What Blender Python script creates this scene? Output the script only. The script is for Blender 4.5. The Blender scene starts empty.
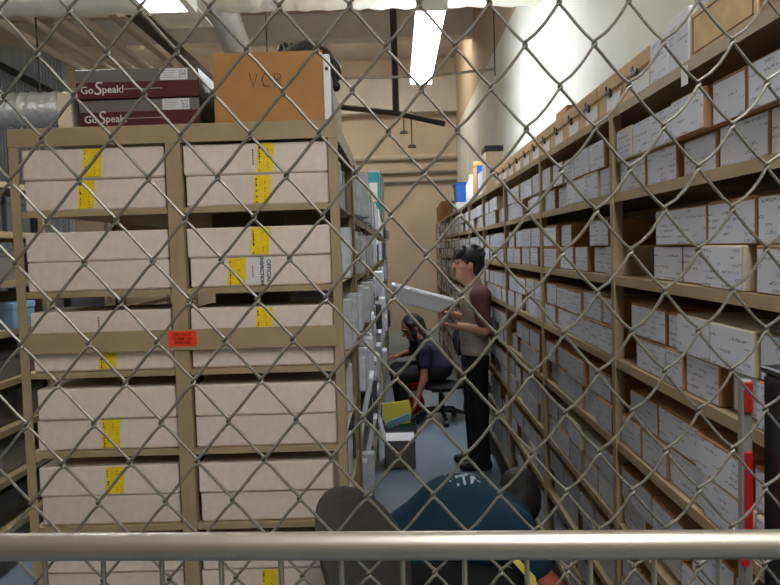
import bpy, bmesh, math, random
import numpy as np
from mathutils import Vector, Matrix
from mathutils.bvhtree import BVHTree
random.seed(7)
C = bpy.context.scene.collection
PI = math.pi

# ------------------------------------------------------------------ camera
F, PITCH, ROLL, YAW, H = 751.7475, 0.0579, -0.03, -0.0111, 1.70
def cam_axes():
    cy, sy = math.cos(YAW), math.sin(YAW); cp, sp = math.cos(PITCH), math.sin(PITCH)
    f = Vector((sy*cp, cy*cp, -sp)); r = Vector((cy, -sy, 0)); u = r.cross(f)
    cr, sr = math.cos(ROLL), math.sin(ROLL)
    return cr*r + sr*u, -sr*r + cr*u, f
RX, UX, FX = cam_axes()
CAM = Vector((0, 0, H))
def at(x, y, Y):
    """real-world point seen at a photo position, at distance Y down the aisle"""
    d = FX + RX*((x-390)/F) - UX*((y-292.5)/F)
    return CAM + d*(Y/d.y)
cd = bpy.data.cameras.new('camera'); cam = bpy.data.objects.new('camera', cd); C.objects.link(cam)
cd.sensor_width = 36; cd.lens = 36*F/780; cd.clip_start = 0.05; cd.clip_end = 100
cam.matrix_world = Matrix(((RX.x, UX.x, -FX.x, 0), (RX.y, UX.y, -FX.y, 0), (RX.z, UX.z, -FX.z, H), (0, 0, 0, 1)))
bpy.context.scene.camera = cam

# ------------------------------------------------------------------ materials
def lin(c):
    return tuple((v/255/12.92 if v/255 <= .04045 else ((v/255+.055)/1.055)**2.4) for v in c) + (1,)
def mat(name, col, rough=.6, metal=0, noise=0, nscale=20, spec=.5, bump=0, emit=None, estr=0, coat=0):
    m = bpy.data.materials.new(name); m.use_nodes = True
    nt = m.node_tree; b = nt.nodes['Principled BSDF']
    b.inputs['Base Color'].default_value = lin(col)
    b.inputs['Roughness'].default_value = rough; b.inputs['Metallic'].default_value = metal
    b.inputs['Specular IOR Level'].default_value = spec
    if coat: b.inputs['Coat Weight'].default_value = coat
    if emit:
        b.inputs['Emission Color'].default_value = lin(emit); b.inputs['Emission Strength'].default_value = estr
    if noise or bump:
        tc = nt.nodes.new('ShaderNodeTexCoord'); n = nt.nodes.new('ShaderNodeTexNoise')
        n.inputs['Scale'].default_value = nscale; n.inputs['Detail'].default_value = 4
        nt.links.new(tc.outputs['Object'], n.inputs['Vector'])
        if noise:
            r = nt.nodes.new('ShaderNodeValToRGB')
            lo = tuple(max(0, v*(1-noise)) for v in col); hi = tuple(min(255, v*(1+noise)) for v in col)
            r.color_ramp.elements[0].color = lin(lo); r.color_ramp.elements[1].color = lin(hi)
            r.color_ramp.elements[0].position = .3; r.color_ramp.elements[1].position = .7
            nt.links.new(n.outputs['Fac'], r.inputs['Fac']); nt.links.new(r.outputs['Color'], b.inputs['Base Color'])
        if bump:
            bp = nt.nodes.new('ShaderNodeBump'); bp.inputs['Strength'].default_value = bump; bp.inputs['Distance'].default_value = .01
            nt.links.new(n.outputs['Fac'], bp.inputs['Height']); nt.links.new(bp.outputs['Normal'], b.inputs['Normal'])
    return m
def tint_by_object(m, amt):
    nt = m.node_tree; b = nt.nodes['Principled BSDF']
    oi = nt.nodes.new('ShaderNodeObjectInfo'); hs = nt.nodes.new('ShaderNodeHueSaturation')
    mr = nt.nodes.new('ShaderNodeMapRange'); mr.inputs['To Min'].default_value = 1-amt; mr.inputs['To Max'].default_value = 1+amt
    nt.links.new(oi.outputs['Random'], mr.inputs['Value']); nt.links.new(mr.outputs['Result'], hs.inputs['Value'])
    src = b.inputs['Base Color']
    if src.is_linked: nt.links.new(src.links[0].from_socket, hs.inputs['Color'])
    else: hs.inputs['Color'].default_value = src.default_value
    nt.links.new(hs.outputs['Color'], b.inputs['Base Color'])
    return m
def label_mat(name, paper, ink, scale=1.0):
    """paper label with rows of handwriting and form lines; every label differs"""
    m = bpy.data.materials.new(name); m.use_nodes = True; nt = m.node_tree; N = nt.nodes; L = nt.links
    b = N['Principled BSDF']; b.inputs['Roughness'].default_value = .55
    tc = N.new('ShaderNodeTexCoord'); sp = N.new('ShaderNodeSeparateXYZ'); L.new(tc.outputs['Object'], sp.inputs[0])
    oi = N.new('ShaderNodeObjectInfo')
    def mth(op, a, bb=None, cc=None):
        n = N.new('ShaderNodeMath'); n.operation = op
        for i, v in enumerate((a, bb, cc)):
            if v is None: continue
            if isinstance(v, (int, float)): n.inputs[i].default_value = v
            else: L.new(v, n.inputs[i])
        return n.outputs[0]
    row = mth('DIVIDE', sp.outputs['Z'], .0155*scale)
    fr = mth('FRACT', row); fl = mth('FLOOR', row)
    inrow = mth('MULTIPLY', mth('GREATER_THAN', fr, .3), mth('LESS_THAN', fr, .72))
    rnd = mth('MULTIPLY', oi.outputs['Random'], 57.0)
    cv = N.new('ShaderNodeCombineXYZ'); L.new(mth('MULTIPLY', sp.outputs['Y'], 150/scale), cv.inputs[0])
    L.new(mth('ADD', mth('MULTIPLY', fl, 3.7), mth('MULTIPLY', sp.outputs['Z'], 260.0)), cv.inputs[1]); L.new(rnd, cv.inputs[2])
    n1 = N.new('ShaderNodeTexNoise'); n1.inputs['Scale'].default_value = 1; n1.inputs['Detail'].default_value = 3; L.new(cv.outputs[0], n1.inputs['Vector'])
    cv2 = N.new('ShaderNodeCombineXYZ'); L.new(mth('MULTIPLY', sp.outputs['Y'], 16/scale), cv2.inputs[0])
    L.new(mth('MULTIPLY', fl, .83), cv2.inputs[1]); L.new(mth('ADD', rnd, 9.0), cv2.inputs[2])
    n2 = N.new('ShaderNodeTexNoise'); n2.inputs['Scale'].default_value = 1; n2.inputs['Detail'].default_value = 0; L.new(cv2.outputs[0], n2.inputs['Vector'])
    ink1 = mth('MULTIPLY', mth('GREATER_THAN', n1.outputs['Fac'], .5), mth('GREATER_THAN', n2.outputs['Fac'], .55))
    ink_f = mth('MULTIPLY', mth('MULTIPLY', ink1, inrow), .62)
    mx = N.new('ShaderNodeMix'); mx.data_type = 'RGBA'; L.new(ink_f, mx.inputs['Factor'])
    n3 = N.new('ShaderNodeMix'); n3.data_type = 'RGBA'; L.new(oi.outputs['Random'], n3.inputs['Factor'])
    n3.inputs['A'].default_value = lin(paper); n3.inputs['B'].default_value = lin(tuple(v*.88 for v in paper))
    L.new(n3.outputs['Result'], mx.inputs['A']); mx.inputs['B'].default_value = lin(ink)
    L.new(mx.outputs['Result'], b.inputs['Base Color'])
    return m
M = dict(
 rack=mat('rack_paint', (160, 140, 104), .45, noise=.05, nscale=9),
 rackdark=mat('rack_gap_shade', (120, 104, 76), .5),  # darker copy of the rack tone, shade for the gaps behind the boxes
 archive=tint_by_object(mat('archive_board', (218, 201, 185), .75, noise=.025, nscale=40, bump=.03), .04),
 kraft=tint_by_object(mat('kraft_cardboard', (150, 108, 66), .8, noise=.06, nscale=30), .12),
 kraftlight=tint_by_object(mat('light_kraft', (205, 172, 124), .75, noise=.05, nscale=25), .06),
 palebox=tint_by_object(mat('pale_cardboard', (182, 168, 140), .75, noise=.04, nscale=25), .06),
 vcr=mat('orange_cardboard', (172, 122, 68), .8, noise=.04, nscale=12),
 vcrside=mat('cardboard_side', (150, 132, 106), .8),
 tape=mat('yellow_tape', (236, 200, 22), .4, noise=.05, nscale=60),
 label=label_mat('handwritten_label', (208, 210, 220), (45, 45, 70)),
 stuffwhite=mat('far_label_paper', (205, 207, 216), .6, noise=.15, nscale=9),
 white=mat('white_card', (225, 226, 228), .6),
 paper=mat('white_paper', (215, 210, 208), .6),
 ink=mat('black_ink', (22, 20, 20), .6),
 softink=mat('brown_marker_ink', (70, 46, 26), .7),
 maroon=mat('maroon_print', (84, 24, 30), .5), greyprint=mat('grey_print', (112, 104, 100), .5),
 cream=mat('cream_board', (214, 200, 176), .7),
 black=mat('black_plastic', (20, 20, 22), .35, noise=.2, nscale=15),
 bag=mat('black_plastic_bag', (30, 24, 20), .35, bump=.6, nscale=40),
 blackmetal=mat('black_cabinet_paint', (22, 22, 25), .35),
 red=mat('red_paint', (178, 30, 24), .4), redcloth=mat('red_fabric', (176, 24, 30), .8),
 orange=mat('orange_sticker', (238, 62, 30), .5), orangeink=mat('dark_red_print', (140, 14, 10), .5),
 wire=mat('galvanised_wire', (122, 116, 103), .48, metal=.5, noise=.1, nscale=120),
 rail=mat('brushed_steel', (172, 164, 150), .38, metal=.85, noise=.03, nscale=8),
 foil=mat('silver_foil', (236, 238, 242), .36, metal=.7, bump=.9, nscale=22),
 wrap=mat('pale_foil_wrap', (226, 224, 214), .3, metal=.35, bump=.8, nscale=14),
 steel=mat('grey_pipe', (150, 145, 138), .5, metal=.3), darkpipe=mat('dark_pipe', (66, 56, 48), .6),
 tan=mat('tan_pipe', (206, 192, 172), .6),
 fix=mat('fixture_enamel', (222, 224, 220), .4),
 lens=mat('lit_lens', (255, 255, 255), .5, emit=(246, 250, 255), estr=17), lensaisle=mat('lit_lens_bright', (255, 255, 255), .5, emit=(240, 247, 255), estr=26), lensfar=mat('lit_lens_warm', (255, 255, 255), .5, emit=(252, 246, 236), estr=19),
 floor=mat('floor_vinyl', (126, 140, 152), .32, noise=.05, nscale=3),
 ceil=mat('ceiling_deck', (224, 214, 200), .85, noise=.05, nscale=2),
 beam=mat('beam_paint', (206, 202, 190), .7, noise=.04, nscale=3),
 wallback=mat('tan_wall', (206, 190, 166), .8, noise=.04, nscale=1.5),
 wallleft=mat('beige_wall', (190, 172, 146), .85, noise=.04, nscale=1.5),
 corr=mat('blue_grey_sheet', (186, 192, 202), .55),
 folder=tint_by_object(mat('grey_binder', (196, 198, 202), .55, noise=.05, nscale=20), .3),
 folderdark=tint_by_object(mat('dark_binder', (70, 72, 76), .5), .3),
 teal=mat('teal_print', (40, 150, 160), .45), bluebin=mat('blue_plastic', (20, 108, 214), .4),
 lightblue=mat('light_blue_card', (128, 170, 196), .6), yellow=mat('yellow_card', (250, 228, 84), .6),
 green=mat('green_card', (30, 96, 40), .7), greybox=mat('grey_carton', (112, 104, 98), .8),
 jar=mat('tan_plastic', (222, 170, 96), .4),
 chair=mat('grey_brown_fabric', (62, 55, 49), .95, noise=.12, nscale=90),
 chairblack=mat('black_chair_fabric', (24, 25, 28), .8),
 skin=mat('skin', (196, 140, 112), .55), skin2=mat('skin_brown', (150, 98, 78), .55), skin3=mat('skin_ruddy', (176, 92, 66), .55),
 hair=mat('dark_brown_hair', (30, 21, 17), .6, noise=.3, nscale=60, bump=.5), hair2=mat('black_hair', (24, 20, 20), .6, noise=.3, nscale=60, bump=.5),
 shirt=mat('grey_shirt', (178, 168, 154), .85, noise=.05, nscale=40), sleeve=mat('maroon_sleeve', (104, 66, 66), .85, noise=.06, nscale=60),
 navy=mat('navy_top', (34, 36, 58), .85, noise=.1, nscale=50), teals=mat('teal_shirt', (17, 52, 68), .85, noise=.06, nscale=40),
 pants=mat('black_trousers', (13, 13, 15), .85), shoe=mat('black_shoe', (16, 16, 18), .5), waist=mat('dark_red_waistband', (86, 30, 34), .8),
 print=mat('pale_shirt_print', (190, 205, 210), .8), eye=mat('dark_eye', (24, 18, 16), .3),
)
def wall_right_mat():
    m = mat('painted_wall', (226, 226, 216), .75, noise=.03, nscale=2.5)
    nt = m.node_tree; b = nt.nodes['Principled BSDF']
    tc = nt.nodes.new('ShaderNodeTexCoord'); sp = nt.nodes.new('ShaderNodeSeparateXYZ'); nt.links.new(tc.outputs['Object'], sp.inputs[0])
    g = nt.nodes.new('ShaderNodeMath'); g.operation = 'GREATER_THAN'; g.inputs[1].default_value = 4.15; nt.links.new(sp.outputs['Z'], g.inputs[0])
    mx = nt.nodes.new('ShaderNodeMix'); mx.data_type = 'RGBA'; nt.links.new(g.outputs[0], mx.inputs['Factor'])
    nt.links.new(b.inputs['Base Color'].links[0].from_socket, mx.inputs['A']); mx.inputs['B'].default_value = lin((192, 170, 144))
    nt.links.new(mx.outputs['Result'], b.inputs['Base Color'])
    return m
M['wallright'] = wall_right_mat()

# ------------------------------------------------------------------ geometry helpers (all geometry is authored in world metres)
class MB:
    def __init__(s): s.v = []; s.f = []; s.mi = []; s.mats = None
    def add(s, vs, fs, mi=0):
        o = len(s.v); s.v += [tuple(p) for p in vs]; s.f += [tuple(i+o for i in f) for f in fs]; s.mi += [mi]*len(fs); return s
    def box(s, x0, x1, y0, y1, z0, z1, b=0, T=None, mi=0):
        if x0 > x1: x0, x1 = x1, x0
        if y0 > y1: y0, y1 = y1, y0
        if z0 > z1: z0, z1 = z1, z0
        b = min(b, (x1-x0)*.45, (y1-y0)*.45, (z1-z0)*.45)
        if b <= 0:
            vs = [(x, y, z) for x in (x0, x1) for y in (y0, y1) for z in (z0, z1)]
            fs = [(0, 1, 3, 2), (4, 6, 7, 5), (0, 4, 5, 1), (2, 3, 7, 6), (0, 2, 6, 4), (1, 5, 7, 3)]
        else:
            # chamfered box: 24 verts
            vs = []; idx = {}
            for ix, x in enumerate((x0, x1)):
                for iy, y in enumerate((y0, y1)):
                    for iz, z in enumerate((z0, z1)):
                        sx, sy, sz = (1-2*ix), (1-2*iy), (1-2*iz)
                        idx[ix, iy, iz, 0] = len(vs); vs.append((x, y+sy*b, z+sz*b))
                        idx[ix, iy, iz, 1] = len(vs); vs.append((x+sx*b, y, z+sz*b))
                        idx[ix, iy, iz, 2] = len(vs); vs.append((x+sx*b, y+sy*b, z))
            I = lambda a, b_, c, k: idx[a, b_, c, k]
            fs = [(I(0,0,0,0), I(0,0,1,0), I(0,1,1,0), I(0,1,0,0)), (I(1,0,0,0), I(1,1,0,0), I(1,1,1,0), I(1,0,1,0)),
                  (I(0,0,0,1), I(1,0,0,1), I(1,0,1,1), I(0,0,1,1)), (I(0,1,0,1), I(0,1,1,1), I(1,1,1,1), I(1,1,0,1)),
                  (I(0,0,0,2), I(0,1,0,2), I(1,1,0,2), I(1,0,0,2)), (I(0,0,1,2), I(1,0,1,2), I(1,1,1,2), I(0,1,1,2))]
            for a in (0, 1):
                for c in (0, 1):
                    fs.append((I(0,a,c,1), I(0,a,c,2), I(1,a,c,2), I(1,a,c,1)))
                    fs.append((I(a,0,c,0), I(a,0,c,2), I(a,1,c,2), I(a,1,c,0)))
                    fs.append((I(a,c,0,0), I(a,c,0,1), I(a,c,1,1), I(a,c,1,0)))
            for ix in (0, 1):
                for iy in (0, 1):
                    for iz in (0, 1): fs.append((I(ix,iy,iz,0), I(ix,iy,iz,1), I(ix,iy,iz,2)))
        if T is not None: vs = [T @ Vector(p) for p in vs]
        return s.add(vs, fs, mi)
    def tube(s, pts, r, n=8, closed=False, cap=True):
        pts = [Vector(p) for p in pts]; rs = r if isinstance(r, (list, tuple)) else [r]*len(pts)
        up = Vector((0, 0, 1)); vs = []; fs = []; prev = None
        for i, p in enumerate(pts):
            a = pts[max(i-1, 0)]; b = pts[min(i+1, len(pts)-1)]
            t = (b-a).normalized()
            if prev is None:
                ref = up if abs(t.z) < .9 else Vector((1, 0, 0)); u = t.cross(ref).normalized()
            else: u = (prev - t*prev.dot(t)).normalized()
            prev = u; w = t.cross(u)
            vs += [p + (u*math.cos(2*PI*k/n) + w*math.sin(2*PI*k/n))*rs[i] for k in range(n)]
        for i in range(len(pts)-1):
            for k in range(n): fs.append((i*n+k, i*n+(k+1) % n, (i+1)*n+(k+1) % n, (i+1)*n+k))
        if cap: fs.append(tuple(range(n-1, -1, -1))); fs.append(tuple((len(pts)-1)*n+k for k in range(n)))
        return s.add(vs, fs)
    def lathe(s, c, prof, n=24):
        c = Vector(c); vs = []; fs = []
        for r, z in prof: vs += [c + Vector((r*math.cos(2*PI*k/n), r*math.sin(2*PI*k/n), z)) for k in range(n)]
        for i in range(len(prof)-1):
            for k in range(n): fs.append((i*n+k, i*n+(k+1) % n, (i+1)*n+(k+1) % n, (i+1)*n+k))
        fs.append(tuple(range(n-1, -1, -1))); fs.append(tuple((len(prof)-1)*n+k for k in range(n)))
        return s.add(vs, fs)
    def prism(s, poly, axis, a, b, T=None):
        """polygon (2D) extruded along axis between a and b; axis 0: poly=(y,z), 1: (x,z), 2: (x,y)"""
        def P(p, t): return [(t, p[0], p[1]), (p[0], t, p[1]), (p[0], p[1], t)][axis]
        n = len(poly); vs = [P(p, a) for p in poly]+[P(p, b) for p in poly]
        fs = [tuple(range(n)), tuple(range(2*n-1, n-1, -1))]+[(i, i+n, (i+1) % n+n, (i+1) % n) for i in range(n)]
        if T is not None: vs = [T @ Vector(p) for p in vs]
        return s.add(vs, fs)
    def build(s, name, material, parent=None, smooth=False):
        me = bpy.data.meshes.new(name)
        vs = s.v
        if parent is not None:
            inv = WORLD[parent.name].inverted(); vs = [tuple(inv @ Vector(p)) for p in vs]
        me.from_pydata(vs, [], s.f)
        mats = material if isinstance(material, (list, tuple)) else [material]
        for m_ in mats: me.materials.append(m_)
        if len(mats) > 1: me.polygons.foreach_set('material_index', s.mi)
        bm = bmesh.new(); bm.from_mesh(me); bmesh.ops.recalc_face_normals(bm, faces=bm.faces); bm.to_mesh(me); bm.free()
        if smooth:
            me.polygons.foreach_set('use_smooth', [True]*len(me.polygons))
            try: me.set_sharp_from_angle(angle=R(40))
            except Exception: pass
        o = bpy.data.objects.new(name, me); C.objects.link(o)
        if parent is not None: o.parent = parent
        WORLD[o.name] = WORLD[parent.name] if parent is not None else Matrix()
        return o
WORLD = {}
def R(d): return d*PI/180
def tag(o, label, cat, group=None):
    if not 4 <= len(label.split()) <= 16: print('LABEL LENGTH', len(label.split()), label)
    o['label'] = label; o['category'] = cat
    if group: o['group'] = group
    return o
def thing(name, label, cat, loc=(0, 0, 0), rotz=0, group=None):
    o = bpy.data.objects.new(name, None); C.objects.link(o); o.empty_display_size = .1
    o.location = loc; o.rotation_euler = (0, 0, rotz)
    WORLD[o.name] = Matrix.Translation(Vector(loc)) @ Matrix.Rotation(rotz, 4, 'Z')
    return tag(o, label, cat, group)
def meshthing(mb, name, material, label, cat, group=None, loc=None, smooth=False):
    """a thing that is one mesh, with its origin at loc"""
    if loc is not None:
        L = Vector(loc); mb.v = [tuple(Vector(p)-L) for p in mb.v]
    o = mb.build(name, material, None, smooth)
    if loc is not None: o.location = loc; WORLD[o.name] = Matrix.Translation(Vector(loc))
    return tag(o, label, cat, group)
def struct(mb, name, material):
    o = mb.build(name, material); o['kind'] = 'structure'; return o
def text_mesh(txt, size, T, name, material, parent, thick=.0004, align='CENTER', shear=0, bold=0):
    cu = bpy.data.curves.new(name, 'FONT'); cu.body = txt; cu.size = size; cu.extrude = thick; cu.align_x = align; cu.align_y = 'CENTER'
    cu.shear = shear; cu.offset = bold; cu.resolution_u = 3
    ob = bpy.data.objects.new('tmp', cu); C.objects.link(ob)
    me = bpy.data.meshes.new_from_object(ob); bpy.data.objects.remove(ob); bpy.data.curves.remove(cu)
    vs = [T @ v.co for v in me.vertices]; fs = [tuple(p.vertices) for p in me.polygons]; bpy.data.meshes.remove(me)
    if material is None: return vs, fs
    mb = MB(); mb.add(vs, fs); return mb.build(name, material, parent)
def front_T(x, y, z, roll=0, rotz=0):
    """text plane facing -Y (towards the camera)"""
    return Matrix.Translation((x, y, z)) @ Matrix.Rotation(rotz, 4, 'Z') @ Matrix.Rotation(roll, 4, 'Y') @ Matrix.Rotation(PI/2, 4, 'X')
ORD = 'first second third fourth fifth sixth seventh eighth ninth tenth eleventh twelfth thirteenth fourteenth fifteenth sixteenth seventeenth eighteenth nineteenth twentieth twenty-first twenty-second twenty-third twenty-fourth twenty-fifth twenty-sixth twenty-seventh twenty-eighth twenty-ninth thirtieth thirty-first thirty-second thirty-third thirty-fourth thirty-fifth thirty-sixth thirty-seventh thirty-eighth thirty-ninth fortieth'.split()

# ------------------------------------------------------------------ signed-distance figures -> one continuous surface
class Fig:
    def __init__(s): s.p = []
    def cap(s, a, b, ra, rb=None, k=.02): s.p.append(('c', np.array(a, float), np.array(b, float), ra, ra if rb is None else rb, k)); return s
    def chain(s, pts, rs, k=.02):
        for i in range(len(pts)-1): s.cap(pts[i], pts[i+1], rs[i], rs[i+1], k)
        return s
    def ell(s, c, r, k=.02, rot=None):
        s.p.append(('e', np.array(c, float), np.array(r, float), np.eye(3) if rot is None else np.array(rot.to_3x3()), None, k)); return s
    def mesh(s, res):
        lo = np.full(3, 1e9); hi = -lo
        bb = []
        for q in s.p:
            if q[0] == 'c': l = np.minimum(q[1]-q[3], q[2]-q[4]); h = np.maximum(q[1]+q[3], q[2]+q[4])
            else: m_ = max(q[2]); l = q[1]-m_; h = q[1]+m_
            bb.append((l, h)); lo = np.minimum(lo, l); hi = np.maximum(hi, h)
        lo -= 3*res; hi += 3*res
        n = np.ceil((hi-lo)/res).astype(int)+1
        D = np.full(n, 1.0, np.float32)
        for q, (l, h) in zip(s.p, bb):
            k = q[5]; pad = k+2.5*res
            i0 = np.maximum(np.floor((l-pad-lo)/res).astype(int), 0); i1 = np.minimum(np.ceil((h+pad-lo)/res).astype(int)+1, n)
            ax = [lo[d]+res*np.arange(i0[d], i1[d]) for d in range(3)]
            X, Y, Z = np.meshgrid(*ax, indexing='ij'); P = np.stack([X, Y, Z], -1)
            if q[0] == 'c':
                a, b, ra, rb = q[1:5]; ab = b-a; L2 = max(ab @ ab, 1e-12)
                t = np.clip(((P-a) @ ab)/L2, 0, 1)
                d = np.linalg.norm(P-a-t[..., None]*ab, axis=-1)-(ra+(rb-ra)*t)
            else:
                U = ((P-q[1]) @ q[3])/q[2]; U2 = ((P-q[1]) @ q[3])/(q[2]**2)
                k0 = np.linalg.norm(U, axis=-1); k1 = np.linalg.norm(U2, axis=-1)+1e-9
                d = k0*(k0-1)/k1
            S = D[i0[0]:i1[0], i0[1]:i1[1], i0[2]:i1[2]]
            hh = np.maximum(k-np.abs(S-d), 0)/k
            S[...] = np.minimum(S, d)-hh*hh*k*.25
        return nets(D, lo, res)
def nets(D, lo, res):
    n = D.shape; ins = D < 0
    cnt = np.zeros([m-1 for m in n], np.int16)
    sl = lambda i, m: slice(i, m-1+i)
    corners = [(i, j, k) for i in (0, 1) for j in (0, 1) for k in (0, 1)]
    for i, j, k in corners: cnt += ins[sl(i, n[0]), sl(j, n[1]), sl(k, n[2])]
    act = (cnt > 0) & (cnt < 8); cells = np.argwhere(act)
    vid = np.full(act.shape, -1, np.int64); vid[act] = np.arange(len(cells))
    val = {c: D[cells[:, 0]+c[0], cells[:, 1]+c[1], cells[:, 2]+c[2]] for c in corners}
    acc = np.zeros((len(cells), 3)); w = np.zeros(len(cells))
    for c in corners:
        for d in range(3):
            if c[d] == 0:
                e = list(c); e[d] = 1; e = tuple(e)
                a, b = val[c], val[e]; m = (a < 0) != (b < 0)
                t = np.where(m, a/np.where(a-b == 0, 1, a-b), 0)
                p = np.tile(np.array(c, float), (len(cells), 1)); p[:, d] += t
                acc[m] += p[m]; w[m] += 1
    V = lo+res*(cells+acc/w[:, None]); faces = []
    for d in range(3):
        a = [slice(None)]*3; b = [slice(None)]*3; a[d] = slice(0, -1); b[d] = slice(1, None)
        ch = ins[tuple(a)] != ins[tuple(b)]; E = np.argwhere(ch)
        d1, d2 = (d+1) % 3, (d+2) % 3
        ok = (E[:, d1] > 0) & (E[:, d2] > 0) & (E[:, d1] < n[d1]-1) & (E[:, d2] < n[d2]-1); E = E[ok]
        sgn = ins[tuple(E.T)]
        q = []
        for o1, o2 in ((-1, -1), (0, -1), (0, 0), (-1, 0)):
            I = E.copy(); I[:, d1] += o1; I[:, d2] += o2; q.append(vid[tuple(I.T)])
        q = np.stack(q, 1); q[~sgn] = q[~sgn][:, ::-1]; faces.append(q)
    return V, np.concatenate(faces)
def fig_build(fig, res, name, material, parent):
    V, Fc = fig.mesh(res); mb = MB(); mb.v = [tuple(p) for p in V]; mb.f = [tuple(int(i) for i in f) for f in Fc]; mb.mi = [0]*len(mb.f)
    o = mb.build(name, material, parent); o.data.polygons.foreach_set('use_smooth', [True]*len(o.data.polygons)); return o, (V, Fc)

# ================================================================== the room
def shell(x0, x1, y0, y1, z0, z1, name, m): return struct(MB().box(x0, x1, y0, y1, z0, z1), name, m)
WX0, WX1, WY0, WY1, CZ = -7.0, 1.30, -3.2, 15.8, 5.6
shell(WX0-.1, WX1+.1, WY0-.1, WY1+.1, -.1, 0, 'floor', M['floor'])
shell(WX0-.1, WX1+.1, WY0-.1, WY1+.1, CZ, CZ+.1, 'ceiling', M['ceil'])
shell(WX1, WX1+.1, WY0, WY1, 0, CZ, 'wall_right', M['wallright'])
shell(WX0-.1, WX0, WY0, WY1, 0, CZ, 'wall_left', M['wallleft'])
shell(WX0-.1, WX1+.1, WY1, WY1+.1, 0, CZ, 'wall_back', M['wallback'])
shell(WX0-.1, WX1+.1, WY0-.1, WY0, 0, CZ, 'wall_front', M['wallleft'])
shell(WX0, WX1, WY1-.25, WY1, 4.48, 5.2, 'trim_1', M['beam'])        # boxed-in header along the back wall
# cross beam under the roof
shell(WX0, WX1, 12.0, 12.3, 5.02, 5.42, 'trim_2', M['beam'])
shell(WX0, WX1, 11.97, 12.33, 5.42, 5.46, 'trim_3', M['wallleft'])
# purlins running away under the roof
for i, (x, z, r) in enumerate([(-4.6, 4.5, .05), (-4.2, 4.5, .045), (-3.9, 4.52, .05), (-3.62, 4.5, .05), (-3.25, 4.52, .04)]):
    o = MB().tube([(x, 7.4, z), (x, WY1+.02, z)], r, 10)
    meshthing(o, 'overhead_pipe', M['tan'], ORD[i]+' tan pipe from the left under the roof, left of the dark beam', 'pipe', 'tan roof pipes', smooth=True)
meshthing(MB().box(-2.88, -2.76, 7.6, WY1+.01, 4.32, 4.45), 'roof_joist', M['darkpipe'], 'dark brown joist running back under the roof above the maroon boxes', 'joist')
# sprinkler line
sp = thing('sprinkler_pipe', 'dark sprinkler pipe with vertical drop beside the lit ceiling light', 'pipe', (.02, 12, CZ))
sp_a = at(396, 113, 12)
MB().tube([(sp_a.x, 12, CZ), (sp_a.x, 12, sp_a.z)], .055, 10).build('drop_pipe', M['darkpipe'], sp, True)
MB().tube([at(330, 106, 12), sp_a, at(445, 124, 12)], .045, 10).build('branch_pipe', M['darkpipe'], sp, True)
for px, py in ((412, 146), (404, 132)):
    b = at(px, py, 15.3)
    MB().tube([(b.x, 15.3, 4.47), (b.x, 15.3, b.z)], .015, 6).tube([(b.x, 15.3, b.z-.03), (b.x, 15.3, b.z+.02)], [.09, .07], 10).build('sprinkler_head', M['darkpipe'], sp)
for i, (py, r) in enumerate([(157, .055), (172, .035), (181, .03)]):
    z = at(420, py, 15.72).z
    meshthing(MB().tube([(-3.2, 15.75-r*.2, z), (1.28, 15.75-r*.2, z)], r, 8), 'wall_pipe', M['steel'] if i else M['tan'], ['thick upper', 'thin middle', 'thin lower'][i]+' horizontal pipe running along the tan back wall', 'pipe', 'back wall pipes', smooth=True)
# conduit and hangers
z = at(420, 77, 9.6).z
cdt = thing('conduit_run', 'thin bright conduit hanging across the room behind the lit ceiling light', 'conduit', (0, 9.6, CZ))
MB().tube([(-2.0, 9.6, at(240, 80, 9.6).z), at(400, 77, 9.6), at(440, 75, 9.6), (1.28, 9.6, at(500, 69, 9.6).z)], .018, 8).build('conduit', M['rail'], cdt, True)
for px in (268, 495):
    a = at(px, 76, 9.6); MB().tube([(a.x, 9.6, CZ), (a.x, 9.6, a.z)], .008, 6).build('hanger_rod', M['darkpipe'], cdt)
# foil duct pieces and the blue-grey partition on the far left
fd = thing('foil_duct', 'horizontal shiny silver duct at the far left above the rack', 'duct', (-3.6, 7, 2.99))
def crinkle(p0, p1, r, n=26, seg=40):
    p0, p1 = Vector(p0), Vector(p1); pts = [p0.lerp(p1, i/seg) for i in range(seg+1)]
    return MB().tube(pts, [r*(1+.05*math.sin(i*1.9)+.03*random.uniform(-1, 1)) for i in range(seg+1)], n)
a, b = at(-60, 112, 7), at(66, 108, 7)
crinkle(a, b, .15).build('duct_body', M['foil'], fd, True)
for t in (.3, .8):
    p = Vector(a).lerp(b, t); MB().tube([(p.x, p.y, CZ), (p.x, p.y, p.z+.14)], .008, 6).build('hanger_rod', M['darkpipe'], fd)
fd2 = thing('foil_duct', 'shiny silver duct sloping back above the orange cardboard box', 'duct', (-2, 8, 4))
a, b = at(214, -8, 7.2), at(240, 54, 9.0)
crinkle(a, b, .15).build('duct_body', M['foil'], fd2, True)
MB().tube([(a.x, a.y, CZ), (a.x, a.y, a.z)], .008, 6).build('hanger_rod', M['darkpipe'], fd2)
wp = thing('foil_wrapped_pipe', 'foil wrapped pipe across the very top of the picture', 'pipe', (-1.5, 6.6, 3.9))
crinkle(at(-30, 1, 6.6), at(660, -14, 6.6), .14, 16, 90).build('pipe_wrap', M['wrap'], wp, True)
for x in (-3, -1.2, .9): MB().tube([(x, 6.6, CZ), (x, 6.6, 3.95)], .008, 6).build('hanger_rod', M['darkpipe'], wp)
pn = MB(); a = at(-40, 40, 11); b = at(66, 92, 11); n = 34
for i in range(n):
    x0 = a.x+(b.x-a.x)*i/n; x1 = a.x+(b.x-a.x)*(i+.55)/n
    pn.box(x0, x1, 10.97, 11.0, 0, a.z-.25*(i/n))
pn.box(a.x, b.x, 11.0, 11.04, 0, a.z-.3)
struct(pn, 'trim_4', M['corr'])
br = MB().tube([at(-6, 62, 10.8), at(58, 96, 10.8)], .05, 8)
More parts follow.
